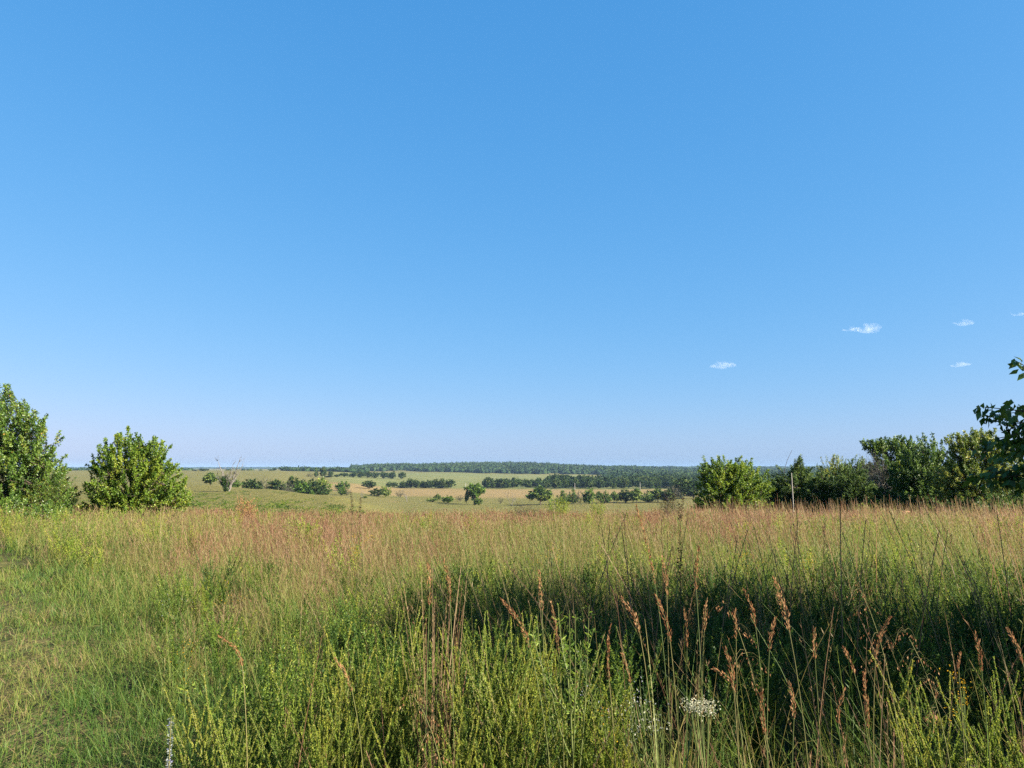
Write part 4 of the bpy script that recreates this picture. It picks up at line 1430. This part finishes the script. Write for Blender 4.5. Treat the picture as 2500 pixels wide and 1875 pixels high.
KNOLL = "trees in the draw behind the knoll"
HILLC = "trees on the far left hillside"
MID = [
    (520, 1154, 330, 44, 'dark', "dark bush directly behind the bleached dead tree", None),
    (578, 1170, 335, 34, 'green', "green bush right of the bleached dead tree's foot", None),
    (620, 1169, 400, 48, 'round', "left end tree of the clump behind the knoll", KNOLL),
    (655, 1165, 430, 48, 'grey', "greyish tree second from the left in the clump behind the knoll", KNOLL),
    (682, 1171, 420, 48, 'broad', "broad green tree in the middle left of the knoll clump", KNOLL),
    (706, 1175, 410, 40, 'grey', "grey olive tree in the middle of the knoll clump", KNOLL),
    (726, 1164, 440, 48, 'tall', "tall tree rising highest in the middle of the knoll clump", KNOLL),
    (742, 1176, 425, 46, 'green', "lighter green tree right of the tall one in the knoll clump", KNOLL),
    (765, 1170, 440, 44, 'broad', "dark tree near the right end of the knoll clump", KNOLL),
    (790, 1165, 445, 48, 'olive', "olive crowned tree above the right end of the knoll clump", KNOLL),
    (785, 1184, 425, 60, 'broad', "wide dark tree at the right end of the knoll clump", KNOLL),
    (766, 1196, 410, 14, 'green', "small bright bush at the foot of the knoll clump's right end", KNOLL),
    (700, 1196, 380, 60, 'grey', "brownish grey brush pile in front of the knoll clump", KNOLL),
    (480, 1146, 1250, 16, 'round', "small dark tree on the horizon left of the bleached dead tree", HILLC),
    (500, 1144, 1250, 28, 'broad', "wider dark tree on the horizon beside the small one", HILLC),
    (674, 1142, 1420, 10, 'round', "lone dot of a tree on the bare horizon ridge", HILLC),
    (775, 1141, 1000, 10, 'cedar', "pointed dark tree in the hillside clump", HILLC),
    (792, 1139, 1000, 16, 'tall', "tallest grey green tree in the hillside clump", HILLC),
    (810, 1149, 1000, 14, 'round', "round tree at the right end of the hillside clump", HILLC),
    (760, 1154, 1000, 18, 'grey', "brown low bush at the left end of the hillside clump", HILLC),
    (842, 1175, 600, 34, 'green', "green bush above the paler pair by the tan field", None),
    (838, 1190, 520, 24, 'green', "left bush of the pale pair in front of the tan field", None),
    (852, 1193, 520, 20, 'grey', "right brownish bush of the pale pair in front of the tan field", None),
    (903, 1173, 700, 36, 'round', "rounded green bush behind the small bare tree", None),
    (926, 1192, 560, 40, 'broad', "spreading green tree with crooked crown right of the small bare tree", None),
    (945, 1186, 545, 26, 'olive', "thin upper half of the spreading crooked tree", None),
    (980, 1196, 560, 26, 'grey', "bare grey bush left of the broken trunk", None),
    (895, 1211, 500, 12, 'green', "tiny green bush at the foot of the small bare tree", None),
    (1070, 1206, 500, 18, 'dark', "dark small bush above the low green ones near the lone tree", None),
    (1058, 1215, 480, 30, 'olive', "low olive bush left of the brighter green one", None),
    (1096, 1210, 470, 34, 'green', "low bright green bush left of the lone vase shaped tree", None),
    (1124, 1208, 500, 24, 'grey', "low grey bush just left of the lone vase shaped tree", None),
    (1160, 1180, 450, 46, 'vase', "lone vase shaped green tree in the middle of the valley", None),
    (1170, 1215, 448, 20, 'green', "small bush at the foot of the lone vase shaped tree", None),
    (1141, 1197, 452, 12, 'dark', "dark low branch mass left of the lone tree's trunk", None),
    (1222, 1214, 470, 16, 'grey', "tiny brown bush left of the bare forked tree", None),
    (1318, 1187, 450, 66, 'dark', "broad dark tree with spreading crown before the tan field", None),
    (1414, 1195, 450, 24, 'grey', "grey leafless looking tree among the dark cedars", None),
    (1437, 1191, 450, 30, 'green', "bright green tree among the dark cedars", None),
    (1660, 1166, 520, 60, 'broad', "large dark tree left of the rounded bright green near tree", None),
    (1690, 1172, 530, 60, 'round', "large tree partly behind the rounded bright green near tree", None),
    (1640, 1183, 500, 40, 'grey', "grey olive tree at the right end of the cedar row", None),
]
for r in MID:
    mid_tree(*r)
for i, (px, top, w) in enumerate([(1374, 1197, 34), (1397, 1194, 28), (1460, 1200, 26), (1477, 1198, 30), (1496, 1200, 24), (1524, 1195, 44), (1551, 1193, 40), (1577, 1198, 34), (1603, 1192, 44), (1626, 1195, 36)]):
    mid_tree(px, top, 455 + (i % 3) * 6, w, 'cedar' if i in (0, 1, 3, 7) else ('dark', 'tall')[i % 2], ORD[i].capitalize() + " dark tree from the left in the row beyond the pasture", "cedar row beyond the pasture")
for i, (px, top, w, kd) in enumerate([(952, 1176, 14, 'tall'), (965, 1177, 20, 'round'), (985, 1174, 14, 'tall'), (1004, 1168, 26, 'tall'), (1019, 1172, 20, 'round'), (1034, 1174, 18, 'round'),
                                      (1050, 1172, 20, 'tall'), (1065, 1169, 20, 'tall'), (1081, 1168, 22, 'tall'), (1102, 1170, 26, 'round'), (990, 1184, 40, 'broad'), (1040, 1182, 50, 'broad'), (1075, 1182, 50, 'broad')]):
    mid_tree(px, top, 815 + (i % 2) * 6, w, kd, (ORD[i].capitalize() + " tree from the left in the hedgerow behind the tan field") if i < 10 else
             ["Low wide tree near the left end of the hedgerow behind the tan field", "Low wide tree in the middle of the hedgerow behind the tan field", "Low wide tree near the right end of the hedgerow behind the tan field"][i - 10],
             "hedgerow behind the tan field")
for i, (px, top, w, kd) in enumerate([(808, 1161, 24, 'broad'), (826, 1158, 16, 'round'), (843, 1154, 22, 'round'), (866, 1153, 24, 'broad'), (884, 1152, 20, 'tall'), (900, 1150, 24, 'round'),
                                      (918, 1152, 22, 'broad'), (940, 1152, 24, 'round'), (960, 1151, 26, 'broad'), (984, 1152, 20, 'round')]):
    mid_tree(px, top, 1010 + i * 24, w, kd, ORD[i].capitalize() + " dark tree from the left in the row climbing the far hillside", "tree row on the far hillside")


def small_dead(px, top, D, seed, label, spread=.5, tone=.45, n_main=4):
    x = (px - 1250) / F_PX * D
    z = Hs(x, D)
    h = at(px, top, D)[2] - z
    g = dead_tree(seed, h * .85, .028 * h, n_main, 3, spread, tone)
    o = link("bare_tree", g.mesh("bare_tree", M['dead_wood']))
    o.location = (x, D, z)
    tag(o, label, "bare tree", "bare trees in the valley")


small_dead(888, 1192, 500, 81, "small bare tree with thin twigs left of the spreading crooked tree")
small_dead(996, 1194, 480, 82, "broken bare trunk with short limbs in the middle of the pasture", .15, .5, 3)
small_dead(1249, 1192, 440, 83, "bare forked tree between the lone vase shaped tree and the broad dark one", .6, .55, 4)
for i, (px, a, D, lab) in enumerate([(1138, 1179, 800, "far thin pole behind the lone vase shaped tree"), (1402, 1179, 800, "far thin pole in front of the valley tree belt"),
                                     (1560, 1178, 790, "far thin pole behind the cedar row")]):
    x = (px - 1250) / F_PX * D
    z = Hs(x, D)
    h = at(px, a, D)[2] - z
    g = Geo()
    tube(g, np.array([[0, 0, -.2], [0, 0, h * .5], [0, 0, h]]), [.2, .18, .15], 6, .9)
    o = link("utility_pole", g.mesh("utility_pole", M['pole']))
    o.location = (x, D, z)
    tag(o, lab, "pole", "far poles")

# -- weeds standing at the crest of the field
gw, gl = tree(91, [(0, 0, .55, .8, .6, .5), (.2, 0, .8, .4, .4, .3)], 60, .4, 12, .045, .018, trunk_h=.3, trunk_r=.02, n_limb=12, tone=(0, .9), trunks=3)
add_tree("dry_bush", "brown dried dome shaped bush at the field's edge beside the dark hooked spike", 1627, 33, gw, gl, 'dark_seed', "bush", wm='bark', scale=(.85, .8, 1.45), trunkname="stem")
gw, gl = tree(92, [(0, 0, .5, .9, .5, .45)], 60, .45, 10, .04, .015, trunk_h=.3, trunk_r=.02, tone=(0, .9), trunks=3, n_limb=10)
add_tree("dry_bush", "dark brown weeds at the field's edge below the bare forked tree", 1280, 36, gw, gl, 'dark_seed', "bush", wm='bark', scale=(1.1, .8, 1.35), trunkname="stem")
for i, (px, D, s, lab) in enumerate([(1355, 36, 1.0, "yellow green weeds at the field's edge below the broad dark tree"), (1450, 35, .8, "green weeds at the field's edge below the dark cedar row"),
                                     (742, 14, .65, "yellow green weed clump in the tan grass below the knoll clump"), (600, 32, .9, "reddish weed clump at the field's edge right of the dead tree")]):
    gw, gl = tree(93 + i, [(0, 0, .6, .6, .5, .55), (.4, 0, .6, .4, .4, .4)], 46, .45, 30, .055, .018, up=1.2, droop=-.2, trunk_h=.3, trunk_r=.015, tone=(.4, 1.0), trunks=3)
    add_tree("weed_clump", lab, px, D, gw, gl, 'lesp' if i < 3 else 'plume', "weed", scale=(s, s, s * (1.45 if i != 2 else 1.3)), group="weed clumps in the field", trunkname="stem")

# ------------------------------------------------------------------ far woods (stuff)


def woods():
    rng = np.random.default_rng(44)
    V0, F0 = ico(1)
    tpls = []
    for k in range(6):
        r = np.random.default_rng(500 + k)
        # a lumpy core with leaf clumps standing out of it all round
        V = V0 * (1 + .22 * r.normal(size=(len(V0), 1)))
        V = V * np.array([.42, .42, .46]) + np.array([0, 0, .46])
        V[:, 2] = np.maximum(V[:, 2], .0)
        n = 70
        d = rand_dir(r, n)
        d[:, 2] = np.abs(d[:, 2]) * 1.3 - .25
        gc = Geo()
        lobe = np.array([r.normal(size=3) * .12 for _ in range(4)])[r.integers(0, 4, n)]
        leaves(gc, d * np.array([.40, .40, .44]) * (.75 + .35 * r.random((n, 1))) + np.array([0, 0, .46]) + lobe, rand_dir(r, n) + d * .5, .24 * (.6 + .7 * r.random(n)), .19,
               np.clip(r.normal(size=n) * .15, -.3, .3), r)
        Vc, Fc_, Ac = gc.arrays()
        Fq = np.concatenate([np.concatenate([F0, F0[:, 2:3]], 1), Fc_[0] + len(V)])
        tpls.append((np.concatenate([V, Vc]), Fq, np.concatenate([np.full(len(V), -.12), Ac]).astype(np.float32)))
    g = Geo()

    def add(pxr, Dr, space, hgt, wid, jz=.0, edge=0.0):
        u0, u1 = (pxr[0] - 1250) / F_PX, (pxr[1] - 1250) / F_PX
        area = (u1 - u0) * (Dr[1] ** 2 - Dr[0] ** 2) / 2
        n = int(area / space ** 2)
        D = np.sqrt(Dr[0] ** 2 + (Dr[1] ** 2 - Dr[0] ** 2) * rng.random(n))
        u = u0 + (u1 - u0) * rng.random(n)
        px = 1250 + F_PX * u
        if edge:
            k = D > Dr[0] + edge * fbm(px / 45, px * 0 + Dr[0])
            D, u, px = D[k], u[k], px[k]
        x = u * D
        n = len(x)
        pick = rng.integers(0, 6, n)
        h = hgt * (.7 + .5 * rng.random(n) ** 1.4)
        w = wid * (.6 + .75 * rng.random(n))
        z = H(x, D) + jz - .1 * h
        tn = np.clip(.4 + .9 * (fbm(x / 160, D / 160) - .5) + rng.normal(size=n) * .22, 0, 1)
        for t in range(6):
            k = pick == t
            scatter(g, tpls[t], np.stack([x[k], D[k], z[k]], 1), np.stack([w[k], h[k]], 1), rng.random(k.sum()) * 6.28, tn[k])

    add((1040, 1560), (1930, 2750), 13, 14, 15, edge=90)          # wooded hill in the middle
    add((860, 1060), (2000, 2700), 13, 13, 15, edge=250)
    add((690, 900), (1480, 1600), 14, 8, 14)                       # thin line of trees on the ridge
    add((560, 700), (1460, 1500), 26, 3.5, 12)
    add((-100, 470), (1600, 1700), 22, 7, 18)
    add((1480, 2600), (1250, 2700), 17, 13, 17, edge=160)          # right hand woods
    add((1480, 2600), (2700, 5200), 40, 14, 44)
    add((1150, 2700), (5200, 8800), 90, 20, 110)
    add((-150, 1150), (6000, 8800), 90, 13, 120)
    add((900, 1300), (2700, 3300), 28, 14, 32)
    o = link("far_woods", g.mesh("far_woods", M['woods']))
    tag(o, "far off woods covering the hills along the horizon", "woods", kind="stuff")

    # the belt of trees across the valley floor, made of leaf clumps
    g2 = Geo()
    tp = []
    for s in range(4):
        gw, gl = tree(700 + s, [(0, 0, .55, .42, .42, .40), (-.15, 0, .72, .28, .28, .26), (.2, 0, .5, .3, .3, .32)], 70, .18, 11, .12, .09, up=.4, droop=0, trunk_h=.3, trunk_r=.02, twigs=False, zmin=.02,
                      tone=(.0, .6), accent=0)
        tp.append(merge_template(gl))

    def belt(pxr, Dr, n, hgt, wid):
        u = ((pxr[0] + (pxr[1] - pxr[0]) * rng.random(n)) - 1250) / F_PX
        D = Dr[0] + (Dr[1] - Dr[0]) * rng.random(n)
        x = u * D
        pick = rng.integers(0, 4, n)
        h = hgt * (.7 + .5 * rng.random(n))
        w = wid * (.75 + .5 * rng.random(n))
        for t in range(4):
            k = pick == t
            scatter(g2, tp[t], np.stack([x[k], D[k], H(x[k], D[k]) - .3], 1), np.stack([w[k], h[k]], 1), rng.random(k.sum()) * 6.28, rng.normal(size=k.sum()) * .18 + .1)

    belt((1185, 1700), (835, 930), 150, 10.5, 11)
    belt((1330, 1750), (930, 1080), 130, 12.5, 13)
    belt((1560, 2500), (860, 1250), 260, 12.5, 14)
    belt((1182, 1200), (835, 850), 3, 12.5, 12)
    belt((1640, 2500), (520, 760), 120, 9.5, 11)
    o = link("valley_treeline", g2.mesh("valley_treeline", M['far_leaf']))
    tag(o, "belt of trees across the valley floor reading as one mass", "treeline", kind="stuff")


woods()

# ------------------------------------------------------------------ clouds: small closed bodies of scattering vapour
m, nt, N, L = new_mat("cloud_vapour")
out = N.new("ShaderNodeOutputMaterial")
pv = N.new("ShaderNodeVolumePrincipled")
pv.inputs["Color"].default_value = (1, 1, 1, 1)
nz = N.new("ShaderNodeTexNoise")
nz.inputs["Scale"].default_value = 0.007
nz.inputs["Detail"].default_value = 4
tc = N.new("ShaderNodeTexCoord")
L.new(tc.outputs["Object"], nz.inputs["Vector"])
mr = N.new("ShaderNodeMapRange")
mr.inputs[1].default_value = 0.44
mr.inputs[2].default_value = 0.70
mr.inputs[3].default_value = 0.0
mr.inputs[4].default_value = 0.0022
L.new(nz.outputs["Fac"], mr.inputs[0])
L.new(mr.outputs[0], pv.inputs["Density"])
pv.inputs["Anisotropy"].default_value = 0.2
L.new(pv.outputs[0], out.inputs["Volume"])
M['cloud'] = m


def cloud(px, py, wpx, hpx, seed, label, dens_scale=1.0):
    D = 12000.0
    c = at(px, py, D)
    w = 1.4 * wpx * D / F_PX
    h = 1.9 * hpx * D / F_PX
    V, Fc = ico(4)
    rng = np.random.default_rng(seed)
    r = np.ones(len(V))
    for k in range(26):
        d = rand_dir(rng, 1)[0]
        d[2] = abs(d[2]) * .8
        r += (.95 * rng.random() - .3) * np.exp((V @ unit(d) - 1) * 18)
    V = V * r[:, None]
    low = V[:, 2] < 0
    V[low, 2] *= .45
    V = V / (np.abs(V).max(0))
    g = Geo()
    g.add(V * np.array([w / 2, w / 3, h / 2]), Fc, .5)
    o = link("cloud", g.mesh("cloud", M['cloud'], smooth=True))
    o.location = c
    tag(o, label, "cloud", "small clouds")


cloud(2079, 806, 36, 12, 1, "left lobe of the brightest small cloud pair")
cloud(2122, 806, 56, 22, 2, "right larger lobe of the brightest small cloud pair")
cloud(2356, 792, 42, 16, 3, "small bright cloud right of the cloud pair")
cloud(1764, 895, 52, 16, 4, "faint flat cloud furthest left, lower than the others")
cloud(2340, 893, 38, 12, 5, "small cloud just above the hanging pear branch")
cloud(2490, 769, 30, 9, 6, "thin cloud cut by the right edge of the photo")

# ------------------------------------------------------------------ haze
m, nt, N, L = new_mat("haze_air")
out = N.new("ShaderNodeOutputMaterial")
pv = N.new("ShaderNodeVolumePrincipled")
pv.inputs["Color"].default_value = (.30, .47, .74, 1)
pv.inputs["Density"].default_value = 0.00005
pv.inputs["Anisotropy"].default_value = 0.0
L.new(pv.outputs[0], out.inputs["Volume"])
g = Geo()
x0, x1, y0, y1, z0, z1 = -9500, 9500, -9500, 9500, -23.5, 30
V = np.array([[x, y, z] for z in (z0, z1) for y in (y0, y1) for x in (x0, x1)], float)
g.add(V, [[0, 2, 3, 1], [4, 5, 7, 6], [0, 1, 5, 4], [2, 6, 7, 3], [0, 4, 6, 2], [1, 3, 7, 5]], .5)
HZ = link("haze", g.mesh("haze", m))
tag(HZ, "thin bluish haze filling the air over the valley", "haze", kind="stuff")

# ------------------------------------------------------------------ light
EL = math.radians(29)
SD = np.array([math.cos(EL) * .94, math.cos(EL) * -.34, math.sin(EL)])     # towards the sun: right and a little behind
from mathutils import Vector
sun_d = bpy.data.lights.new("sun", 'SUN')
sun_d.energy = 5.0
sun_d.angle = math.radians(0.5)
sun_d.color = (1.0, .90, .74)
sun = bpy.data.objects.new("sun", sun_d)
COL.objects.link(sun)
sun.rotation_euler = Vector(SD).to_track_quat('Z', 'Y').to_euler()

w = bpy.data.worlds.new("World")
SC.world = w
w.use_nodes = True
nt = w.node_tree
N, L = nt.nodes, nt.links
N.clear()
sky = N.new("ShaderNodeTexSky")
sky.sky_type = 'NISHITA'
sky.sun_disc = False
sky.sun_elevation = EL
sky.sun_rotation = math.atan2(SD[0], SD[1])
sky.altitude = 0
sky.air_density = 1.0
sky.dust_density = 0.6
sky.ozone_density = 4.0
bg = N.new("ShaderNodeBackground")
bg.inputs["Strength"].default_value = 0.1
EXPO = 2.3
sep = N.new("ShaderNodeSeparateColor")
com = N.new("ShaderNodeCombineColor")
L.new(sky.outputs[0], sep.inputs[0])
for ch, (gam, kk) in enumerate(((1.0, 1.08), (.50, .895), (.32, 1.15))):   # the phone camera's blue rendering of the sky
    pw = N.new("ShaderNodeMath")
    pw.operation = 'POWER'
    pw.inputs[1].default_value = gam
    ml = N.new("ShaderNodeMath")
    ml.operation = 'MULTIPLY'
    ml.inputs[1].default_value = kk * 0.1 ** gam / 0.1 / 2 ** EXPO
    L.new(sep.outputs[ch], pw.inputs[0])
    L.new(pw.outputs[0], ml.inputs[0])
    L.new(ml.outputs[0], com.inputs[ch])
out = N.new("ShaderNodeOutputWorld")
L.new(com.outputs[0], bg.inputs["Color"])
L.new(bg.outputs[0], out.inputs["Surface"])

# ------------------------------------------------------------------ render settings
SC.view_settings.view_transform = 'Standard'
SC.view_settings.look = 'None'
SC.view_settings.gamma = 1
SC.view_settings.exposure = EXPO
SC.cycles.max_bounces = 8
SC.cycles.diffuse_bounces = 3
SC.cycles.transmission_bounces = 4
SC.cycles.volume_bounces = 1
SC.cycles.use_denoising = False
SC.cycles.sample_clamp_indirect = 6
print("grass faces", NG)
